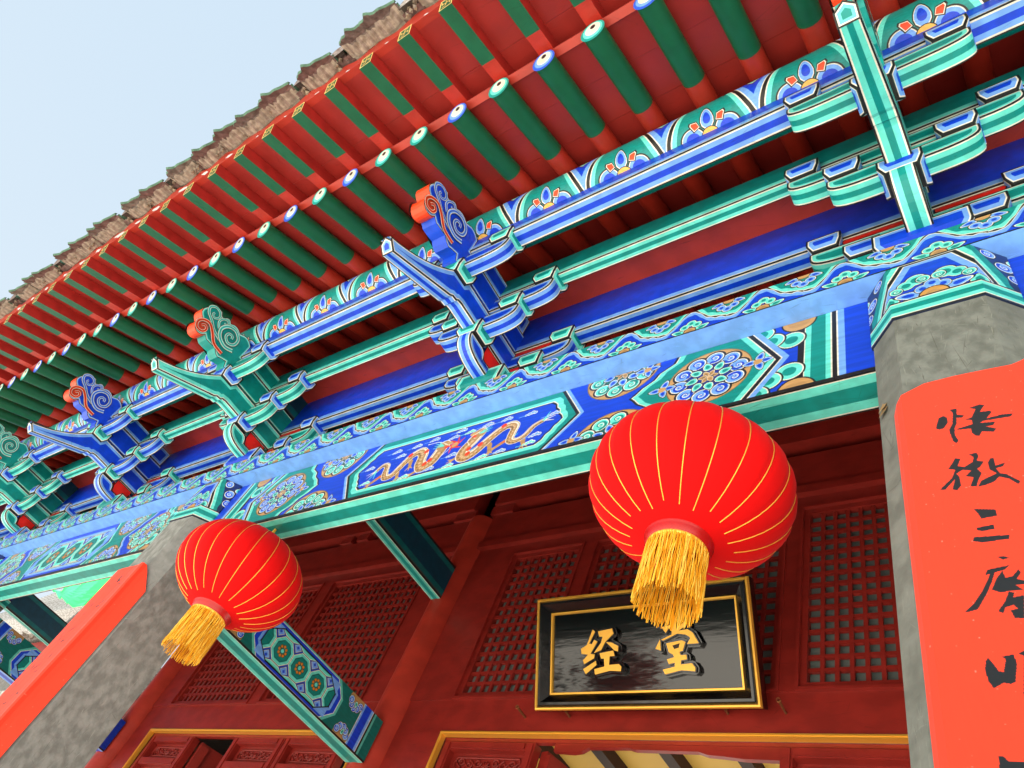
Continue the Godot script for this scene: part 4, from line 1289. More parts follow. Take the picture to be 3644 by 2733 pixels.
func tiles() -> void:
	var ty := func(z: float) -> float: return 2.482 + 0.42 * (0.195 - z)
	var d := Vector3(0, -0.42, 1).normalized()
	var u := Vector3(0, 1, 0.42).normalized()
	var brown := [lin(Color(0.50, 0.44, 0.42)), lin(Color(0.54, 0.50, 0.47)), lin(Color(0.50, 0.39, 0.375))]
	var glaze := lin(Color(0.40, 0.55, 0.47))
	var pans := []
	for kind in 3:
		var mb := MB.new()
		var half := 0.094
		var m := 8
		var sag := 0.030
		var ln := [0.238, 0.218, 0.17, -0.20]
		var mort := [brown[kind], lin(Color(0.70, 0.66, 0.60)), lin(Color(0.62, 0.56, 0.52))]
		var prof := func(s: float) -> float: return sag * (s * s - 1.0) + 0.012
		for j in 3:
			for i in m:
				var s0 := lerpf(-1, 1, float(i) / m)
				var s1 := lerpf(-1, 1, float(i + 1) / m)
				var q := func(s: float, z: float, v: float) -> Vector3: return Vector3(s * half, ty.call(z), z) + u * (float(prof.call(s)) + v)
				mb.quad(q.call(s0, ln[j], 0), q.call(s1, ln[j], 0), q.call(s1, ln[j + 1], 0), q.call(s0, ln[j + 1], 0), mort[j], Vector3.DOWN)
				mb.quad(q.call(s0, ln[j], 0.012), q.call(s1, ln[j], 0.012), q.call(s1, ln[j + 1], 0.012), q.call(s0, ln[j + 1], 0.012), glaze, Vector3.UP)
		# mortar squeezed out under the plate, with a ragged front edge
		var rag := []
		for i in 17: rag.append(0.238 + rng.randf_range(-0.008, 0.010) + 0.006 * sin(i * 0.9 + kind * 2.0))
		for i in 16:
			var s0 := lerpf(-0.95, 0.95, i / 16.0)
			var s1 := lerpf(-0.95, 0.95, (i + 1) / 16.0)
			var q := func(s: float, z: float, v: float) -> Vector3: return Vector3(s * half, ty.call(z), z) + u * (float(prof.call(s)) + v)
			mb.quad(q.call(s0, 0.19, -0.004), q.call(s1, 0.19, -0.004), q.call(s1, rag[i + 1], -0.003), q.call(s0, rag[i], -0.003), lin(Color(0.68, 0.63, 0.57)).lerp(brown[kind], 0.25 * (i % 3)), Vector3.DOWN)
		# the drip plate: an ogee that hangs forward from the end of the pan
		var hang := (d * 0.88 - u * 0.47).normalized()
		var base := func(s: float) -> Vector3: return Vector3(s * half, ty.call(ln[0]), ln[0]) + u * (float(prof.call(s)))
		var drop := func(s: float) -> float:
			var a := absf(s)
			return 0.012 + 0.030 * cos(PI * 0.5 * a) + 0.013 * exp(-pow(a / 0.16, 2.0)) + 0.004 * cos(PI * 4.0 * a) * (1.0 - a)
		var thick := hang.cross(Vector3.RIGHT).normalized() * 0.011
		for i in 24:
			var s0 := lerpf(-1, 1, i / 24.0)
			var s1 := lerpf(-1, 1, (i + 1) / 24.0)
			var a: Vector3 = base.call(s0)
			var b: Vector3 = base.call(s1)
			var a1: Vector3 = a + hang * float(drop.call(s0))
			var b1: Vector3 = b + hang * float(drop.call(s1))
			mb.quad(a, b, b1, a1, brown[kind], Vector3(0, -1, -0.4))
			mb.quad(a + thick, b + thick, b1 + thick, a1 + thick, glaze, Vector3(0, 1, 0.4))
			mb.quad(a1, b1, b1 + thick, a1 + thick, glaze, hang)
		pans.append(mb.mesh(M.tile))
	var covers := []
	for kind in 2:
		var mb := MB.new()
		var r := 0.050
		for i in 10:
			var a := PI * i / 10.0
			var b := PI * (i + 1) / 10.0
			var q := func(an: float, z: float, rr: float) -> Vector3: return Vector3(cos(an) * rr, ty.call(z), z) + u * (0.006 + sin(an) * rr)
			mb.quad(q.call(a, 0.235, r), q.call(b, 0.235, r), q.call(b, -0.2, r), q.call(a, -0.2, r), glaze, u)
			mb.quad(q.call(a, 0.235, r * 0.75), q.call(b, 0.235, r * 0.75), q.call(b, 0.1, r * 0.75), q.call(a, 0.1, r * 0.75), brown[kind], -u)
			mb.tri(q.call(a, 0.235, r), q.call(b, 0.235, r), q.call(PI * 0.5, 0.235, 0.0), brown[kind], d)
		# lumps of mortar under the cover tile
		for i in 7:
			var c := Vector3(rng.randf_range(-0.03, 0.03), ty.call(0.205), 0.205) + u * rng.randf_range(-0.02, 0.012) + d * rng.randf_range(-0.01, 0.022)
			var s := rng.randf_range(0.006, 0.014)
			var pts := []
			for k in 6: pts.append(c + [Vector3.RIGHT, Vector3.UP, Vector3.BACK, Vector3.LEFT, Vector3.DOWN, Vector3.FORWARD][k] * s * rng.randf_range(0.6, 1.3))
			for f in [[0, 1, 2], [1, 3, 2], [3, 4, 2], [4, 0, 2], [0, 1, 5], [1, 3, 5], [3, 4, 5], [4, 0, 5]]:
				mb.tri(pts[f[0]], pts[f[1]], pts[f[2]], lin(Color(0.66, 0.60, 0.50)).lerp(brown[kind], rng.randf()), (pts[f[0]] + pts[f[1]] + pts[f[2]]) / 3.0 - c)
		covers.append(mb.mesh(M.tile))
	var fx := -1.131 + 0.030
	for k in range(-int((X1 - fx) / PITCH), int((fx - X0) / PITCH)):
		var x := fx - PITCH * k
		part("cover_tile", covers[rng.randi() % 2], hall, Vector3(x, rng.randf_range(-0.003, 0.003), rng.randf_range(-0.008, 0.008)), Vector3(0, rng.randf_range(-0.02, 0.02), 0))
		part("pan_tile", pans[rng.randi() % 3], hall, Vector3(x - PITCH * 0.5, rng.randf_range(-0.004, 0.002), rng.randf_range(-0.006, 0.006)), Vector3(0, 0, rng.randf_range(-0.03, 0.03)))
	var bed := MB.new()
	var bz := [0.208, 0.15]
	for q in [[0.004, Vector3.DOWN], [0.034, Vector3.UP]]:
		bed.quad(Vector3(X0, ty.call(bz[0]), bz[0]) + u * q[0], Vector3(X1, ty.call(bz[0]), bz[0]) + u * q[0], Vector3(X1, ty.call(bz[1]), bz[1]) + u * q[0], Vector3(X0, ty.call(bz[1]), bz[1]) + u * q[0], brown[2], q[1])
	bed.quad(Vector3(X0, ty.call(bz[0]), bz[0]) + u * 0.004, Vector3(X1, ty.call(bz[0]), bz[0]) + u * 0.004, Vector3(X1, ty.call(bz[0]), bz[0]) + u * 0.034, Vector3(X0, ty.call(bz[0]), bz[0]) + u * 0.034, brown[2], d)
	part("tile_bed", bed.mesh(M.tile), hall)
	# the roof behind, closed so that no light comes through
	var rf := MB.new()
	rf.quad(Vector3(X0, ty.call(0.16) - 0.01, 0.16), Vector3(-5.75, ty.call(0.16) - 0.01, 0.16), Vector3(-5.75, 3.98, -2.8), Vector3(X0, 3.98, -2.8), lin(Color(0.35, 0.36, 0.36)), Vector3.UP)
	rf.quad(Vector3(-5.75, ty.call(0.16) - 0.01, 0.16), Vector3(X1, ty.call(0.16) - 0.01, 0.16), Vector3(X1, 4.3, -3.6), Vector3(-5.75, 4.3, -3.6), lin(Color(0.35, 0.36, 0.36)), Vector3.UP)
	rf.quad(Vector3(-5.75, 4.3, -3.6), Vector3(X1, 4.3, -3.6), Vector3(X1, 2.4, -7.2), Vector3(-5.75, 2.4, -7.2), lin(Color(0.35, 0.36, 0.36)), Vector3.UP)
	part("roof_deck", rf.mesh(M.tile), hall)

# ---- the wall behind the porch
func lattice(x0: float, x1: float, y0: float, y1: float) -> void:
	var l := holder("lattice_window", hall, Vector3((x0 + x1) * 0.5, y0, -2.49))
	var w := x1 - x0
	var h := y1 - y0
	var f := MB.new()
	for b in [[-w * 0.5, 0.0, w * 0.5, 0.028], [-w * 0.5, h - 0.028, w * 0.5, h], [-w * 0.5, 0.028, -w * 0.5 + 0.026, h - 0.028], [w * 0.5 - 0.026, 0.028, w * 0.5, h - 0.028]]:
		f.box(Vector3(b[0], b[1], -0.03), Vector3(b[2], b[3], 0.012), Color.WHITE)
	# raised bead round the opening
	for b in [[-w * 0.5 - 0.012, -0.012, w * 0.5 + 0.012, 0.0], [-w * 0.5 - 0.012, h, w * 0.5 + 0.012, h + 0.012], [-w * 0.5 - 0.012, 0.0, -w * 0.5, h], [w * 0.5, 0.0, w * 0.5 + 0.012, h]]:
		f.box(Vector3(b[0], b[1], -0.01), Vector3(b[2], b[3], 0.030), Color.WHITE)
	part("frame", f.mesh(M.red_wall), l)
	var nx := int(round((w - 0.052) / 0.0562))
	var ny := int(round((h - 0.056) / 0.0575))
	var px := (w - 0.052) / nx
	var py := (h - 0.056) / ny
	var vb := bxm(Vector3(0.016, h - 0.056, 0.016), M.red_wall)
	var hb := bxm(Vector3(w - 0.052, 0.016, 0.016), M.red_wall)
	for i in range(1, nx):
		part("lattice_bar", vb, l, Vector3(-w * 0.5 + 0.026 + px * i, h * 0.5, -0.0045))
	for j in range(1, ny):
		part("lattice_bar", hb, l, Vector3(0, 0.028 + py * j, -0.006))
	part("pane", bxm(Vector3(w, h, 0.004), M.pane), l, Vector3(0, h * 0.5, -0.026))

func carved_panel(x0: float, x1: float, y0: float, y1: float, z: float) -> void:
	var p := holder("door_leaf", hall, Vector3((x0 + x1) * 0.5, y0, z))
	var w := x1 - x0
	var h := y1 - y0
	var f := MB.new()
	# stiles and rails with a stepped edge
	f.box(Vector3(-w * 0.5, -1.4, -0.03), Vector3(w * 0.5, h, -0.018), Color.WHITE)
	for b in [[-w * 0.5, -1.4, -w * 0.5 + 0.045, h], [w * 0.5 - 0.045, -1.4, w * 0.5, h], [-w * 0.5 + 0.045, h - 0.038, w * 0.5 - 0.045, h], [-w * 0.5 + 0.045, -0.045, w * 0.5 - 0.045, 0.0]]:
		f.box(Vector3(b[0], b[1], -0.018), Vector3(b[2], b[3], 0.02), Color.WHITE)
		f.box(Vector3(b[0] + 0.008, b[1] + 0.006, 0.02), Vector3(b[2] - 0.008, b[3] - 0.006, 0.027), Color.WHITE)
	part("frame", f.mesh(M.red_wall), p)
	var c := MB.new()
	var hw := w * 0.5 - 0.085
	var y := h * 0.40
	tube(c, [Vector3(-hw, y - 0.028, -0.014), Vector3(-hw - 0.012, y, -0.014), Vector3(-hw, y + 0.028, -0.014), Vector3(hw, y + 0.028, -0.014), Vector3(hw + 0.012, y, -0.014), Vector3(hw, y - 0.028, -0.014), Vector3(-hw, y - 0.028, -0.014)], 0.005, 0.005, Color.WHITE)
	for s in [-1.0, 1.0]:
		for k in 3:
			var o := Vector2(s * hw * (0.28 + 0.27 * k), y + (0.005 if k % 2 == 0 else -0.005))
			var sp := spiral(o, 0.021, 0.004, PI * 0.5 * k, s * 8.5, 16)
			var pts := []
			for q in sp: pts.append(Vector3(q.x, q.y, -0.014))
			tube(c, pts, 0.005, 0.003, Color.WHITE, 5)
			tube(c, [Vector3(o.x, y - 0.02, -0.015), Vector3(o.x + s * 0.025, y, -0.013), Vector3(o.x + s * 0.04, y + 0.018, -0.015)], 0.005, 0.002, Color.WHITE, 5)
	for a in 5:
		var an := PI * (a + 0.5) / 5.0
		tube(c, [Vector3(0, y - 0.018, -0.014), Vector3(cos(an) * 0.018, y - 0.018 + sin(an) * 0.018, -0.010), Vector3(cos(an) * 0.026, y - 0.018 + sin(an) * 0.034, -0.015)], 0.007, 0.003, Color.WHITE, 5)
	part("carving", c.mesh(M.red_wall), p)

func back_wall() -> void:
	var zf := -2.47
	# beams and boards, each a piece of its own, between the inner columns
	for i in 3:
		var a: float = COLX[i + 1] + 0.09
		var b: float = COLX[i + 2] - 0.09
		box_part("door_head", Vector3(a, 1.535, -2.54), Vector3(b, 1.698, zf - 0.008), M.red_wall, hall)
		box_part("upper_rail", Vector3(a, 2.664, -2.54), Vector3(b, 2.735, zf - 0.004), M.red_wall, hall)
		box_part("cornice_rail", Vector3(a, 2.735, -2.56), Vector3(b, 2.785, zf + 0.030), M.red_wall, hall)
		box_part("wall_beam", Vector3(a, 2.785, -2.58), Vector3(b, 3.03, zf + 0.012), M.red_wall, hall)
		box_part("wall_beam", Vector3(a, 3.10, -2.60), Vector3(b, 3.34, zf + 0.050), M.red_wall, hall)
		box_part("top_board", Vector3(a, 3.03, -2.58), Vector3(b, 3.6, -2.52), M.dark, hall)
		box_part("bearing_bracket", Vector3(a - 0.02, 3.03, -2.56), Vector3(a + 0.16, 3.10, zf + 0.03), M.red_wall, hall)
		box_part("bearing_bracket", Vector3(b - 0.16, 3.03, -2.56), Vector3(b + 0.02, 3.10, zf + 0.03), M.red_wall, hall)
	for x in [-4.42, -4.24]:
		box_part("bearing_bracket", Vector3(x - 0.02, 3.035, -2.5), Vector3(x + 0.10, 3.099, zf + 0.03), M.red_wall, hall)
	# posts between the lattices
	var y0 := 1.698
	var y1 := 2.664
	for p in [[-5.49, -5.256], [-4.354, -4.248], [-3.30, -3.115], [-2.935, -2.632], [-2.124, -2.05], [-0.99, -0.928], [-0.42, -0.168], [0.012, 0.26], [1.14, 1.25], [2.13, 2.385]]:
		box_part("post", Vector3(p[0], y0, -2.54), Vector3(p[1], y1, zf), M.red_wall, hall)
	for l in [[-5.244, -4.366], [-4.236, -3.312], [-2.619, -2.136], [-2.038, -1.002], [-0.916, -0.432], [0.272, 1.128], [1.262, 2.118]]:
		lattice(l[0], l[1], 1.71, 2.652)
	# gilded moulding round the doors
	for g in [[-5.27, -3.16], [-2.616, -0.43], [0.25, 2.1]]:
		var mh := MB.new()
		for e in [[0.0, 0.005, 0.002], [0.005, 0.010, 0.004], [0.010, 0.0145, 0.001]]:
			mh.box(Vector3(g[0], 1.514 + e[0], -2.50), Vector3(g[1], 1.514 + e[1], zf + e[2]), Color.WHITE)
			mh.box(Vector3(g[0] + e[0], -0.2, -2.50), Vector3(g[0] + e[1], 1.514, zf + e[2]), Color.WHITE)
			mh.box(Vector3(g[1] - e[1], -0.2, -2.50), Vector3(g[1] - e[0], 1.514, zf + e[2]), Color.WHITE)
		part("gilded_moulding", mh.mesh(M.gold), hall)
		box_part("door_jamb", Vector3(g[0] - 0.30 if g[0] < -5 else g[0] - 0.33, -1.3, -2.54), Vector3(g[0] - 0.001, 1.534, zf - 0.006), M.red_wall, hall)
		box_part("door_jamb", Vector3(g[1] + 0.001, -1.3, -2.54), Vector3(g[1] + (0.06 if g[0] < -5 else 0.33), 1.534, zf - 0.006), M.red_wall, hall)
		box_part("door_lintel", Vector3(g[0] + 0.021, 1.498, -2.528), Vector3(g[1] - 0.021, 1.5135, -2.503), M.red_wall, hall)
	for c in [[-2.590, -2.060], [-0.985, -0.455], [-5.235, -4.735], [-4.295, -3.812], [-3.800, -3.30], [0.3, 0.8], [1.3, 1.8]]:
		carved_panel(c[0], c[1], 1.350, 1.495, -2.52)
	# leaves that stand open into the room
	for o in [[-2.035, 14.0], [-4.70, 20.0]]:
		var lf := MB.new()
		lf.box(Vector3(-0.02, -2.7, -0.5), Vector3(0.02, 0.0, 0.0), Color.WHITE)
		lf.box(Vector3(0.02, -2.7, -0.06), Vector3(0.045, -0.02, 0.0), Color.WHITE)
		part("open_door_leaf", lf.mesh(M.red_wall), hall, Vector3(o[0], 1.482, -2.545), Vector3(0, deg_to_rad(-o[1]), 0))
	# shaped head board over the doorway
	var hd := PackedVector2Array([Vector2(-1.96, 1.4975), Vector2(-1.96, 1.462), Vector2(-1.86, 1.458), Vector2(-1.82, 1.464), Vector2(-1.79, 1.482), Vector2(-1.60, 1.484), Vector2(-1.57, 1.476), Vector2(-1.30, 1.474), Vector2(-1.26, 1.462), Vector2(-1.20, 1.458), Vector2(-1.12, 1.450), Vector2(-0.98, 1.448), Vector2(-0.98, 1.4975)])
	var hm := MB.new()
	extrude(hm, hd, -2.527, -2.505, Color.WHITE, Color.WHITE)
	part("shaped_head_board", hm.mesh(M.red_wall), hall)
	# the room behind: a gilded ceiling between dark beams
	for k in 12:
		var x := -5.3 + 0.545 * k
		box_part("ceiling_beam", Vector3(x - 0.045, 2.62, -5.9), Vector3(x + 0.045, 2.72, -2.66), M.ceiling_dark, hall)
	for k in 13:
		var x := -5.3 + 0.545 * (k - 0.5)
		box_part("ceiling_panel", Vector3(x - 0.27, 2.725, -5.9), Vector3(x + 0.27, 2.74, -2.62), M.ceiling_gold, hall)
	box_part("room_wall", Vector3(-5.70, -1.3, -6.05), Vector3(-5.60, 3.6, -2.60), M.ground, hall)
	box_part("room_wall", Vector3(2.50, -1.3, -6.05), Vector3(2.60, 3.6, -2.60), M.ground, hall)
	box_part("room_wall", Vector3(-5.59, 2.56, -6.05), Vector3(2.49, 3.6, -5.92), M.ground, hall)
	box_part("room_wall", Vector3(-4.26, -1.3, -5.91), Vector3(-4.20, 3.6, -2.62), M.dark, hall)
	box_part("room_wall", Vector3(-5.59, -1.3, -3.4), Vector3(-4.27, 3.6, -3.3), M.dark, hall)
	box_part("room_floor", Vector3(-5.7, -1.40, -6.4), Vector3(2.6, -1.31, -0.2), M.ground, hall)
	# big hooks and nails under the plaque
	for n in [[-0.962, 1.612, 0.075], [-1.185, 1.612, 0.06], [-1.905, 1.602, 0.06], [-2.145, 1.600, 0.075]]:
		var mb := MB.new()
		tube(mb, [Vector3(0, 0, 0), Vector3(0, 0.004, n[2])], 0.005, 0.006, lin(Color(0.42, 0.24, 0.14)))
		tube(mb, [Vector3(0, 0.004, n[2]), Vector3(0, 0.0045, n[2] + 0.006)], 0.010, 0.009, lin(Color(0.55, 0.36, 0.22)))
		part("nail", mb.mesh(M.vc), hall, Vector3(n[0], n[1], zf - 0.01))

# ---- things that hang on the hall
func plaque() -> void:
	var t := thing("name_plaque", "black lacquer plaque with two raised golden characters, tilted over the doorway", "plaque", Vector3(-1.525, 1.593, -2.42))
	var body := Node3D.new()
	var up := Vector3(0, 0.88207, 0.47113)
	var nn := Vector3(0, -0.47113, 0.88207)
	t.basis = Basis(Vector3.RIGHT, up, nn)
	body.free()
	var W := 0.509
	var H := 0.482
	part("board", bxm(Vector3(W * 2 - 0.03, H - 0.03, 0.02), M.lacquer), t, Vector3(0, H * 0.5, -0.012))
	var fr := MB.new()
	var sec := [Vector2(0.012, 0.030), Vector2(0.022, 0.040), Vector2(0.032, 0.040), Vector2(0.060, 0.012), Vector2(0.066, 0.004)]
	for s in sec.size() - 1:
		var a: Vector2 = sec[s]
		var b: Vector2 = sec[s + 1]
		frame_ring(fr, W, H, a.x, a.y, b.x, b.y)
	frame_ring(fr, W, H, 0.0, -0.03, 0.0, 0.022)
	part("bevelled_frame", fr.mesh(M.lacquer_edge), t)
	var g := MB.new()
	for e in [[0.0, 0.022, 0.004, 0.036], [0.004, 0.036, 0.010, 0.038], [0.010, 0.038, 0.014, 0.032]]:
		frame_ring(g, W, H, e[0], e[1], e[2], e[3])
	part("gilded_edge", g.mesh(M.gold), t)
	var g2 := MB.new()
	for e in [[0.064, 0.002, 0.066, 0.010], [0.066, 0.010, 0.073, 0.010], [0.073, 0.010, 0.076, -0.001]]:
		frame_ring(g2, W, H, e[0], e[1], e[2], e[3])
	part("gilded_edge", g2.mesh(M.gold), t)
	var JING := [[-0.207, 0.323, -0.195, 0.314, -0.226, 0.266, -0.212, 0.263, -0.199, 0.28, -0.184, 0.272, -0.22, 0.223, -0.198, 0.22, -0.201, 0.205, -0.251, 0.183, -0.257, 0.198, -0.231, 0.221, -0.264, 0.225, -0.267, 0.246, -0.237, 0.261], [-0.256, 0.162, -0.193, 0.193, -0.19, 0.177, -0.243, 0.142], [-0.18, 0.314, -0.11, 0.322, -0.103, 0.301, -0.145, 0.268, -0.166, 0.236, -0.201, 0.226, -0.165, 0.266, -0.157, 0.291, -0.173, 0.292], [-0.141, 0.268, -0.112, 0.264, -0.082, 0.248, -0.083, 0.226, -0.1, 0.231], [-0.173, 0.223, -0.106, 0.231, -0.1, 0.209, -0.124, 0.209, -0.128, 0.174, -0.08, 0.176, -0.069, 0.165, -0.072, 0.147, -0.124, 0.151, -0.197, 0.138, -0.2, 0.16, -0.15, 0.169, -0.152, 0.201, -0.166, 0.201]]
	var TANG := [[0.119, 0.261, 0.168, 0.279, 0.172, 0.351, 0.192, 0.349, 0.19, 0.298, 0.228, 0.327, 0.237, 0.312, 0.198, 0.292, 0.239, 0.295, 0.261, 0.28, 0.282, 0.239, 0.233, 0.239, 0.248, 0.259, 0.245, 0.266, 0.226, 0.276, 0.192, 0.281, 0.13, 0.258], [0.124, 0.311, 0.166, 0.317, 0.141, 0.287], [0.115, 0.264, 0.116, 0.22, 0.092, 0.227], [0.142, 0.246, 0.209, 0.254, 0.226, 0.247, 0.212, 0.214, 0.198, 0.211, 0.201, 0.197, 0.226, 0.198, 0.228, 0.181, 0.202, 0.178, 0.2, 0.162, 0.248, 0.165, 0.261, 0.148, 0.259, 0.135, 0.201, 0.141, 0.13, 0.128, 0.121, 0.146, 0.173, 0.155, 0.176, 0.171, 0.149, 0.166, 0.141, 0.184, 0.174, 0.191, 0.169, 0.201, 0.151, 0.211]]
	var HOLE := [[0.169, 0.236, 0.201, 0.243, 0.196, 0.226, 0.176, 0.222]]
	for ch in [JING, TANG]:
		var c := MB.new()
		var f := MB.new()
		for s in ch:
			var p := flat(s)
			var wide := Geometry2D.offset_polygon(p, 0.012, Geometry2D.JOIN_ROUND)
			extrude_slope(c, p, wide[0], 0.0, 0.030)
			extrude(f, p, 0.020, 0.0325, Color.WHITE, Color.WHITE)
		if ch == TANG:
			extrude(f, flat(HOLE[0]), 0.02, 0.0332, Color(0.03, 0.03, 0.03), Color(0.03, 0.03, 0.03))
		part("character_base", c.mesh(M.lacquer), t)
		var fm: StandardMaterial3D = M.gold.duplicate()
		fm.vertex_color_use_as_albedo = true
		fm.metallic = 0.45; fm.roughness = 0.45
		part("golden_character", f.mesh(fm), t)
	# two hangers to the wall
	for x in [-0.40, 0.40]:
		var mb := MB.new()
		tube(mb, [Vector3(x, H - 0.03, -0.02), Vector3(x, H + 0.05, -0.20)], 0.006, 0.006, lin(Color(0.3, 0.2, 0.12)))
		part("hanger", mb.mesh(M.vc), t)

func frame_ring(mb: MB, W: float, H: float, i0: float, z0: float, i1: float, z1: float) -> void:
	var c := func(i: float, z: float) -> Array: return [Vector3(-W + i, i, z), Vector3(W - i, i, z), Vector3(W - i, H - i, z), Vector3(-W + i, H - i, z)]
	var a: Array = c.call(i0, z0)
	var b: Array = c.call(i1, z1)
	for k in 4:
		var j := (k + 1) % 4
		var o := Vector3(0, 0, 1) + (Vector3(0, -1, 0) if k == 0 else Vector3(1, 0, 0) if k == 1 else Vector3(0, 1, 0) if k == 2 else Vector3(-1, 0, 0)) * (0.7 if z1 >= z0 else -0.7)
		mb.quad(a[k], a[j], b[j], b[k], Color.WHITE, o)

func extrude_slope(mb: MB, top: PackedVector2Array, low: PackedVector2Array, z0: float, z1: float) -> void:
	extrude(mb, low, z0, z1 * 0.7, Color.WHITE, Color.WHITE)
	var mid := Geometry2D.offset_polygon(top, 0.004, Geometry2D.JOIN_ROUND)
	extrude(mb, mid[0], z1 * 0.7, z1, Color.WHITE, Color.WHITE)

func lantern(at: Vector3, label: String, first: Node3D) -> Node3D:
	if first != null:
		var c: Node3D = first.duplicate()
		c.name = numbered(self, "palace_lantern")
		add_child(c, true)
		c.position = at
		c.rotation.y = 0.35
		tag(c, label, "lantern", "red lanterns hung from the front beam")
		return c
	var t := thing("palace_lantern", label, "lantern", at, "red lanterns hung from the front beam")
	# the origin is the hook under the beam; the globe hangs below
	var a := 0.236
	var cc := 0.168
	var cy := -0.229
	var ribs := 22
	var mb := MB.new()
	var rows := 30
	var per := 6
	var lo := -0.955
	var pt := func(th: float, s: float) -> Vector3:  # s from -1 to 1 up
		var rr := sqrt(maxf(0.0, 1.0 - s * s))
		var lobe := 1.0 - 0.020 * pow(absf(sin(th * ribs * 0.5 + PI * 0.5)), 6.0) * rr + 0.0025 * sin(th * 5.0 + s * 7.0) * rr
		return Vector3(cos(th) * a * rr * lobe, cy + cc * s, sin(th) * a * rr * lobe)
	var levels := []
	for i in rows + 1:
		levels.append(sin(lerpf(asin(lo), asin(0.965), float(i) / rows)))
	var nt := ribs * per
	for i in rows:
		for k in nt:
			var t0 := TAU * k / nt
			var t1 := TAU * (k + 1) / nt
			var no := func(th: float, s: float) -> Vector3:
				var e := 0.004
				var du: Vector3 = pt.call(th + e, s) - pt.call(th - e, s)
				var dv: Vector3 = pt.call(th, minf(s + e, 0.999)) - pt.call(th, maxf(s - e, -0.999))
				return dv.cross(du).normalized()
			mb.snquad([pt.call(t0, levels[i]), pt.call(t1, levels[i]), pt.call(t1, levels[i + 1]), pt.call(t0, levels[i + 1])], [no.call(t0, levels[i]), no.call(t1, levels[i]), no.call(t1, levels[i + 1]), no.call(t0, levels[i + 1])], Color.WHITE)
	part("silk_globe", mb.mesh(M.silk), t)
	# gold piping on each rib, stopping short of the ring
	for k in ribs:
		var g := MB.new()
		var pts := []
		for i in 19:
			var s := sin(lerpf(asin(-0.90 + 0.015 * (k % 3)), asin(0.90), i / 18.0))
			var p: Vector3 = pt.call(TAU * (k) / ribs, s)
			pts.append(p + Vector3(p.x, (p.y - cy) * 2.0, p.z).normalized() * 0.0006)
		tube(g, pts, 0.0014, 0.0014, Color.WHITE, 5)
		part("gold_piping", g.mesh(M.piping), t)
	var rg := MB.new()
	lathe(rg, [Vector2(0.076, cy - 0.156), Vector2(0.0745, cy - 0.163), Vector2(0.0715, cy - 0.166), Vector2(0.0700, cy - 0.179), Vector2(0.064, cy - 0.181)], 32, [Color.WHITE, Color.WHITE, Color.WHITE, Color.WHITE])
	part("red_collar", rg.mesh(M.collar), t)
	var gr := MB.new()
	lathe(gr, [Vector2(0.0655, cy - 0.176), Vector2(0.0662, cy - 0.181), Vector2(0.0655, cy - 0.186), Vector2(0.060, cy - 0.187)], 32, [Color.WHITE, Color.WHITE, Color.WHITE])
	part("gilded_rim", gr.mesh(M.gold), t)
	var tp := MB.new()
	lathe(tp, [Vector2(0.062, cy + 0.160), Vector2(0.064, cy + 0.175), Vector2(0.050, cy + 0.180), Vector2(0.012, cy + 0.184), Vector2(0.006, cy + 0.20), Vector2(0.005, 0.0)], 24, [Color.WHITE, Color.WHITE, Color.WHITE, Color.WHITE, Color.WHITE])
	part("top_cap", tp.mesh(M.gold), t)
	# the fringe: many wavy threads
	var fr := MB.new()
	var gold := [lin(Color(0.97, 0.73, 0.17)), lin(Color(0.92, 0.63, 0.10)), lin(Color(0.99, 0.83, 0.34))]
	for k in 250:
		var th := TAU * k / 250.0 + rng.randf_range(-0.012, 0.012)
		var ln := 0.142 + rng.randf_range(-0.012, 0.010)
		var sway := rng.randf_range(-0.05, 0.05)
		var pts := []
		var ph := rng.randf_range(0, TAU)
		for i in 8:
			var q := i / 7.0
			var rr := 0.0635 + 0.004 * q + 0.0025 * sin(q * 7.0 + ph)
			var an := th + sway * q * q + 0.018 * sin(q * 9.0 + ph * 2.0)
			pts.append(Vector3(cos(an) * rr, cy - 0.183 - ln * q, sin(an) * rr))
		tube(fr, pts, 0.0013, 0.0011, gold[rng.randi() % 3], 4)
	var fp := part("fringe", fr.mesh(M.fringe), t)
	fp.set_meta("kind", "stuff")
	return t

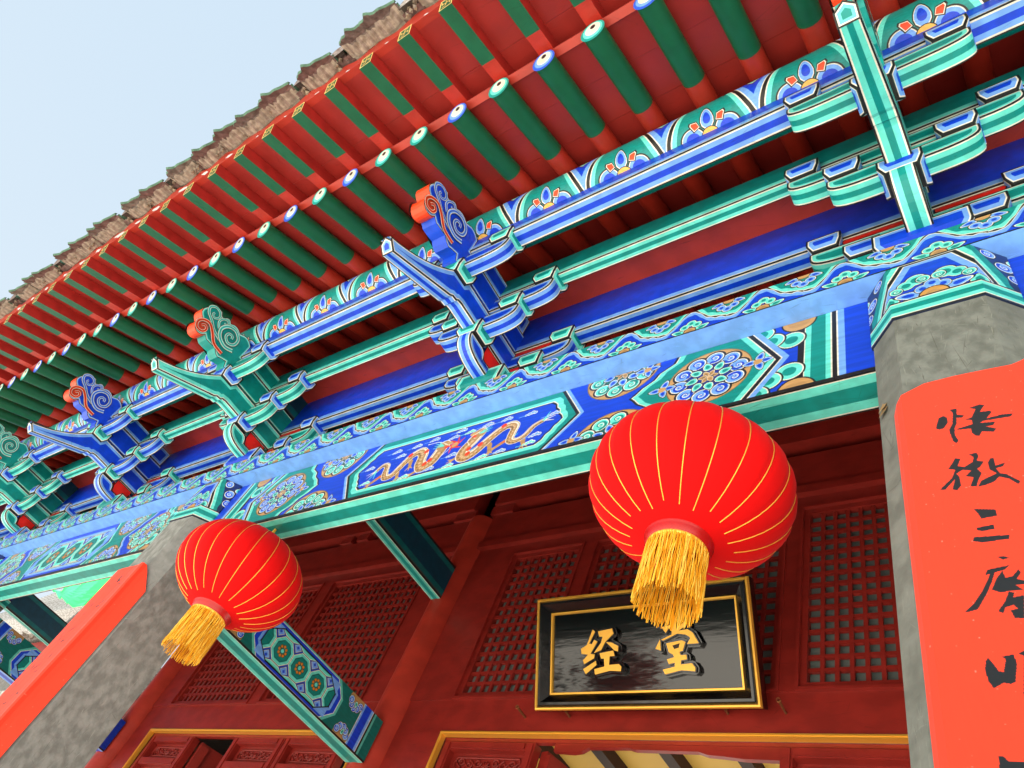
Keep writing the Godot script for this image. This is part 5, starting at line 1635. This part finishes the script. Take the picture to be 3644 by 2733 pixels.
func couplets() -> void:
	var red := Color(0.95, 0.255, 0.165)
	# the paper on the right column: a sheet that follows the column's front and chamfers
	var specs := [[-0.078, "red paper strip with black brush characters pasted on the right grey column", true], [-3.025, "red paper strip with a curled edge pasted on the left grey column", false]]
	for s in specs:
		var cx: float = s[0]
		var right: bool = s[2]
		var t := thing("red_couplet", s[1], "paper strip", Vector3(cx, -0.55, -0.937), "red couplets on the grey columns")
		var topy := 1.285 if right else 1.28
		var w := 0.225 if right else 0.30
		var cv := Cv.new(w, 1.85, 1000.0, red)
		cv.at = Vector2(w * 0.5, 0)
		for k in 330:  # flecks in the paper
			var o := Vector2(rng.randf_range(-w * 0.5, w * 0.5), rng.randf_range(0, 1.85))
			cv.rect(o.x, o.y, o.x + rng.randf_range(0.001, 0.0022), o.y + rng.randf_range(0.001, 0.003), red.lightened(rng.randf_range(0.12, 0.3)))
		var ink := Color(0.13, 0.15, 0.17)
		var strokes: Array = INK if right else faint_ink()
		for q in strokes:
			var pp := []
			for i in range(0, q.size(), 2): pp.append(Vector2(q[i] - cx, q[i + 1] - (topy - 1.85)))
			cv.poly(pp, ink)
		var m := mat(0.75, 0.25, Color.WHITE, false)
		m.albedo_texture = cv.tex()
		m.normal_enabled = true
		m.normal_texture = bump_tex(0.008, 91, 6.0)
		m.normal_scale = 0.22
		m.rim_enabled = true; m.rim = 0.2; m.rim_tint = 0.3
		var mb := MB.new()
		# cross-section: x out from the column's axis, z in front of the front face
		var sec := [Vector2(-0.1115, -0.020), Vector2(-0.103, -0.006), Vector2(-0.092, 0.0015), Vector2(-0.05, 0.003), Vector2(0.0, 0.003), Vector2(0.05, 0.003), Vector2(0.092, 0.004), Vector2(0.105, 0.007), Vector2(0.113, 0.010)]
		if not right:
			sec = [Vector2(-0.150, 0.004), Vector2(-0.11, 0.008), Vector2(-0.06, 0.010), Vector2(0.0, 0.012), Vector2(0.045, 0.016), Vector2(0.085, 0.024), Vector2(0.098, 0.020), Vector2(0.100, 0.006), Vector2(0.112, -0.010), Vector2(0.148, -0.046)]
		var rows := 26
		var top := func(x: float) -> float:
			if right: return topy + 0.010 * sin(clampf((x + 0.11) / 0.2, 0.0, 1.0) * PI) - 0.050 * pow(clampf((-x - 0.062) / 0.052, 0.0, 1.0), 2.2)
			return topy - 0.10 * clampf((x - 0.10) / 0.05, 0.0, 1.0) - 0.012 * clampf((x + 0.05) / 0.15, 0.0, 1.0)
		for j in rows:
			for i in sec.size() - 1:
				var pv := func(a: int, b: int) -> Vector3:
					var q: Vector2 = sec[a]
					var ty: float = top.call(q.x)
					var y := lerpf(ty, topy - 1.85, float(b) / rows)
					var wob := 0.0015 * sin(y * 9.0 + q.x * 20.0)
					return Vector3(q.x + (0.004 * sin(y * 5.0) if a == sec.size() - 1 else 0.0), y + 0.55, q.y + wob)
				var uv := func(v: Vector3) -> Vector2: return Vector2((v.x + w * 0.5) / w, (topy - (v.y - 0.55)) / 1.85)
				var p0: Vector3 = pv.call(i, j + 1)
				var p1: Vector3 = pv.call(i + 1, j + 1)
				var p2: Vector3 = pv.call(i + 1, j)
				var p3: Vector3 = pv.call(i, j)
				mb.tri(p0, p1, p2, Color.WHITE, Vector3(0.3, 0, 1), uv.call(p0), uv.call(p1), uv.call(p2))
				mb.tri(p0, p2, p3, Color.WHITE, Vector3(0.3, 0, 1), uv.call(p0), uv.call(p2), uv.call(p3))
		part("sheet", mb.mesh(m), t)
	# a scrap of brown tape by the right column's corner
	var sc := MB.new()
	for k in 2:
		var o := Vector3(0.0, -0.018 * k, 0.002 * k)
		sc.quad(o + Vector3(-0.012, -0.02, 0), o + Vector3(0.004, -0.016, 0.012), o + Vector3(0.014, 0.012, 0.010), o + Vector3(0.0, 0.016, 0.0), lin(Color(0.62, 0.52, 0.36).darkened(0.15 * k)), Vector3(0, 0, 1))
	var tape := part("tape_scrap", sc.mesh(M.vc), self, Vector3(-0.212, 1.315, -0.985))
	tag(tape, "small torn scrap of brown tape stuck on the right column's left edge", "tape scrap")

func faint_ink() -> Array:
	var o := []
	var r := RandomNumberGenerator.new()
	r.seed = 77
	for k in 6:
		var y := 1.19 - 0.125 * k
		for j in 5:
			var x := -3.10 + r.randf_range(-0.02, 0.075)
			var yy := y + r.randf_range(-0.035, 0.035)
			var a := r.randf_range(-0.6, 0.9) + (1.2 if j % 2 == 0 else 0.0)
			var d := Vector2.from_angle(a) * r.randf_range(0.022, 0.045)
			var n := d.orthogonal().normalized() * r.randf_range(0.003, 0.006)
			o.append([x, yy, x + d.x * 0.5 + n.x, yy + d.y * 0.5 + n.y, x + d.x, yy + d.y, x + d.x * 0.5 - n.x, yy + d.y * 0.5 - n.y])
	return o

func neighbour() -> void:
	# a lower building past the hall's left end
	var t := thing("side_building", "low grey tiled building past the left end of the hall, seen under the beam", "building", Vector3(-11.0, -1.55, -4.0))
	var o := -t.position
	var wl := MB.new()
	wl.box(Vector3(-14.5, -1.55, -6.5) + o, Vector3(-8.75, 2.44, -2.75) + o, Color.WHITE)
	part("wall", wl.mesh(M.plaster), t)
	var fa := MB.new()
	fa.box(Vector3(-14.5, 2.44, -6.6) + o, Vector3(-8.55, 2.60, -2.60) + o, Color.WHITE)
	part("red_fascia", fa.mesh(M.red_bright), t)
	for k in 7:  # courses of stacked tile along the coping
		var c := MB.new()
		var y := 2.66 + 0.055 * k
		c.box(Vector3(-14.5, y, -6.6) + o, Vector3(-8.45 - 0.03 * k - rng.randf() * 0.03, y + 0.040, -2.50 - 0.012 * k) + o, lin(Color(0.62, 0.62, 0.61).lightened(rng.randf() * 0.2)))
		part("tile_course", c.mesh(M.tile), t)
	for k in 22:  # broken white plaster and tile ends along the eave
		var c := MB.new()
		var b := Vector3(-8.5 - 0.10 * k + rng.randf_range(-0.03, 0.03), 2.62 + rng.randf_range(-0.012, 0.025), -2.5 + rng.randf_range(-0.02, 0.03))
		var pts := []
		for q in [Vector3.RIGHT, Vector3.UP, Vector3.BACK, Vector3.LEFT, Vector3.DOWN, Vector3.FORWARD]: pts.append(b + o + q * rng.randf_range(0.02, 0.06))
		for f in [[0, 1, 2], [1, 3, 2], [3, 4, 2], [4, 0, 2], [0, 1, 5], [1, 3, 5], [3, 4, 5], [4, 0, 5]]:
			c.tri(pts[f[0]], pts[f[1]], pts[f[2]], lin(Color(0.82, 0.79, 0.74).darkened(rng.randf() * 0.4)), (pts[f[0]] + pts[f[1]] + pts[f[2]]) / 3.0 - b - o)
		part("broken_tile", c.mesh(M.tile), t)
	for k in 40:  # ribbed roof rising steeply behind
		var x := -8.4 - 0.14 * k
		var rf := MB.new()
		var p := func(dx: float, up: float, far: bool) -> Vector3: return Vector3(x - dx, (5.6 if far else 3.02) + up, (-4.1 if far else -2.75) + up) + o
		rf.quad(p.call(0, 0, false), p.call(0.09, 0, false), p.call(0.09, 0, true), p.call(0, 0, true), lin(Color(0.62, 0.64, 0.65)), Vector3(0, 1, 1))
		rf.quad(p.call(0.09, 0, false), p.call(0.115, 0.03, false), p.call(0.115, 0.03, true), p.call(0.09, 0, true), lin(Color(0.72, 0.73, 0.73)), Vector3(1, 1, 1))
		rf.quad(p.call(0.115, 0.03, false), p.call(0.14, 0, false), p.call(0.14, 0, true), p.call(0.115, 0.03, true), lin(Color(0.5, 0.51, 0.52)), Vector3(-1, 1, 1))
		part("roof_tile_row", rf.mesh(M.tile), t)
	var nt := thing("green_netting", "bright green dust netting draped over the side building's roof", "netting", Vector3(-9.0, 3.0, -2.6))
	var nm := MB.new()
	var g := lin(Color(0.28, 0.85, 0.50))
	var n := 16
	for i in n:
		for j in 8:
			var p := func(a: int, b: int) -> Vector3:
				var u := float(a) / n
				var v := float(b) / 8.0
				var low := Vector3(-10.25, 3.42, -2.60).lerp(Vector3(-8.93, 2.98, -2.60), minf(u / 0.6, 1.0)) + Vector3(0.9, 0.08, 0) * maxf(0.0, u - 0.6)
				var top := Vector3(-10.35, 3.47, -2.62).lerp(Vector3(-8.3, 3.75, -2.72), u)
				var q := low.lerp(top, v) + Vector3(0, 0.02 * sin(u * 30.0) * (1.0 - v), 0.040 * sin(u * 34.0 + v * 2.5) + 0.02 * sin(u * 60.0))
				return q - nt.position
			var d: Vector3 = (p.call(i, j + 1) - p.call(i, j)).cross(p.call(i + 1, j) - p.call(i, j))
			nm.quad(p.call(i, j), p.call(i + 1, j), p.call(i + 1, j + 1), p.call(i, j + 1), g, d if d.z > 0 else -d)
	part("sheet", nm.mesh(M.net), nt)

var INK := [
	[-0.121, 1.151, -0.119, 1.162, -0.114, 1.179, -0.107, 1.183, -0.101, 1.176, -0.102, 1.162, -0.109, 1.149, -0.116, 1.147],
	[-0.095, 1.197, -0.089, 1.197, -0.084, 1.197, -0.086, 1.18, -0.075, 1.174, -0.079, 1.169, -0.087, 1.171, -0.089, 1.155, -0.093, 1.144, -0.095, 1.126, -0.091, 1.109, -0.095, 1.103, -0.099, 1.11, -0.101, 1.129, -0.101, 1.143, -0.095, 1.157, -0.091, 1.187],
	[-0.065, 1.191, -0.049, 1.195, -0.042, 1.19, -0.047, 1.182, -0.051, 1.174, -0.037, 1.173, -0.034, 1.168, -0.044, 1.154, -0.021, 1.156, -0.005, 1.152, -0.01, 1.146, -0.031, 1.148, -0.05, 1.149, -0.055, 1.145, -0.033, 1.141, -0.037, 1.133, -0.048, 1.133, -0.034, 1.123, -0.039, 1.116, -0.055, 1.122, -0.06, 1.112, -0.065, 1.114, -0.07, 1.124, -0.069, 1.135, -0.089, 1.138, -0.089, 1.141, -0.065, 1.146, -0.065, 1.157, -0.076, 1.162, -0.065, 1.164, -0.056, 1.184],
	[-0.101, 1.066, -0.094, 1.062, -0.1, 1.046, -0.091, 1.041, -0.078, 1.05, -0.075, 1.061, -0.081, 1.07, -0.07, 1.071, -0.068, 1.063, -0.072, 1.052, -0.063, 1.047, -0.069, 1.036, -0.074, 1.032, -0.069, 1.021, -0.076, 1.005, -0.08, 0.992, -0.088, 0.994, -0.081, 1.014, -0.092, 1.019, -0.082, 1.03, -0.094, 1.035, -0.104, 1.028, -0.1, 1.019, -0.101, 0.998, -0.107, 0.99, -0.113, 0.993, -0.107, 1.016, -0.123, 0.995, -0.131, 0.996, -0.111, 1.019, -0.104, 1.038, -0.114, 1.042, -0.107, 1.054],
	[-0.053, 1.052, -0.048, 1.052, -0.049, 1.033, -0.035, 1.037, -0.039, 1.029, -0.049, 1.027, -0.045, 1.014, -0.037, 1.01, -0.022, 0.99, -0.026, 0.985, -0.035, 0.999, -0.047, 1.007, -0.056, 0.997, -0.069, 0.992, -0.078, 0.991, -0.072, 1.003, -0.06, 1.01, -0.049, 1.015, -0.058, 1.027, -0.057, 1.044],
	[-0.09, 0.944, -0.062, 0.937, -0.062, 0.924, -0.083, 0.922, -0.086, 0.934],
	[-0.091, 0.905, -0.069, 0.907, -0.069, 0.898, -0.086, 0.897, -0.091, 0.9],
	[-0.1, 0.88, -0.097, 0.887, -0.077, 0.885, -0.053, 0.884, -0.055, 0.876, -0.088, 0.875],
	[-0.074, 0.845, -0.066, 0.845, -0.06, 0.841, -0.068, 0.839],
	[-0.092, 0.818, -0.089, 0.824, -0.062, 0.828, -0.069, 0.821, -0.092, 0.815],
	[-0.085, 0.822, -0.081, 0.819, -0.087, 0.802, -0.097, 0.781, -0.11, 0.759, -0.121, 0.756, -0.126, 0.756, -0.113, 0.769, -0.1, 0.789, -0.091, 0.807],
	[-0.089, 0.789, -0.08, 0.808, -0.072, 0.819, -0.07, 0.807, -0.062, 0.808, -0.053, 0.819, -0.051, 0.813, -0.058, 0.803, -0.049, 0.799, -0.05, 0.793, -0.061, 0.793, -0.053, 0.784, -0.067, 0.784, -0.08, 0.783],
	[-0.07, 0.783, -0.064, 0.78, -0.067, 0.773, -0.054, 0.775, -0.06, 0.739, -0.07, 0.74, -0.073, 0.753, -0.064, 0.754, -0.068, 0.761, -0.078, 0.758, -0.082, 0.749, -0.087, 0.753, -0.077, 0.767],
	[-0.112, 0.679, -0.109, 0.683, -0.105, 0.675, -0.1, 0.663, -0.095, 0.662, -0.09, 0.68, -0.094, 0.684, -0.081, 0.686, -0.079, 0.674, -0.085, 0.648, -0.09, 0.645, -0.098, 0.647, -0.109, 0.64, -0.113, 0.649, -0.115, 0.665],
	[-0.075, 0.687, -0.068, 0.691, -0.059, 0.689, -0.073, 0.625, -0.08, 0.623, -0.079, 0.634, -0.07, 0.683],
	[-0.118, 0.553, -0.113, 0.553, -0.108, 0.547, -0.093, 0.547, -0.085, 0.54, -0.094, 0.537, -0.122, 0.529, -0.117, 0.546]]

func _ready() -> void:
	rng.seed = 4711
	var cam := Camera3D.new()
	cam.name = "camera"
	cam.basis = Basis(Vector3(0.79882, 0.32248, -0.50784), Vector3(0.25450, 0.58375, 0.77101), Vector3(0.54508, -0.74515, 0.38424)).orthonormalized()
	cam.fov = 55.724
	cam.near = 0.02
	cam.far = 400.0
	add_child(cam)
	cam.current = true
	var env := Environment.new()
	var sky := Sky.new()
	var sm := ProceduralSkyMaterial.new()
	sm.sky_top_color = Color(0.765, 0.84, 0.905)
	sm.sky_horizon_color = Color(0.88, 0.91, 0.93)
	sm.sky_curve = 0.30
	sm.ground_bottom_color = Color(0.5, 0.49, 0.46)
	sm.ground_horizon_color = Color(0.8, 0.82, 0.82)
	sm.sun_angle_max = 1.0
	sm.energy_multiplier = 0.36
	sky.sky_material = sm
	env.background_mode = Environment.BG_SKY
	env.sky = sky
	env.tonemap_mode = Environment.TONE_MAPPER_LINEAR
	env.tonemap_exposure = 3.3
	env.sdfgi_enabled = true; env.ssao_enabled = true; env.ssil_enabled = true
	var we := WorldEnvironment.new()
	we.name = "daylight"
	we.environment = env
	add_child(we)
	var sun := DirectionalLight3D.new()
	sun.name = "sun"
	sun.light_energy = 1.6
	sun.light_color = Color(1.0, 0.965, 0.90)
	sun.light_angular_distance = 0.5
	sun.shadow_enabled = true
	add_child(sun)
	sun.look_at_from_position(Vector3(-3, 9.0, 4.2), Vector3.ZERO)

	make_materials()
	var le: StandardMaterial3D = M.lacquer.duplicate()
	le.roughness = 0.22
	M.lacquer_edge = le
	var pp: StandardMaterial3D = M.gold.duplicate()
	pp.metallic = 0.6; pp.roughness = 0.3
	M.piping = pp
	M.ceiling_gold = mat(0.6, 0.3, Color(0.99, 0.81, 0.40), false)
	M.ceiling_dark = mat(0.6, 0.3, Color(0.22, 0.12, 0.08), false)
	var nn := mat(0.9, 0.1)
	nn.backlight_enabled = true
	nn.backlight = Color(0.6, 0.6, 0.6)
	M.net = nn

	hall = thing("temple_hall", "red timber temple hall with painted eave, brackets, beams and grey front columns", "temple", Vector3(-1.55, -1.55, -2.5))
	var gm := MeshInstance3D.new()
	gm.name = "ground"
	var pm := PlaneMesh.new()
	pm.size = Vector2(300, 300)
	pm.material = M.ground
	gm.mesh = pm
	gm.position = Vector3(0, -1.55, 0)
	gm.set_meta("kind", "structure")
	gm.set_meta("label", "pale stone courtyard in front of the hall")
	add_child(gm)
	back_wall()
	columns()
	ties()
	beams()
	put_brackets()
	eave()
	tiles()
	plaque()
	var l := lantern(Vector3(-0.655, 1.472, -1.05), "nearer and larger looking red lantern, hanging in front of the black plaque", null)
	lantern(Vector3(-2.408, 1.472, -1.05), "smaller looking red lantern beside the left grey column", l)
	couplets()
	neighbour()
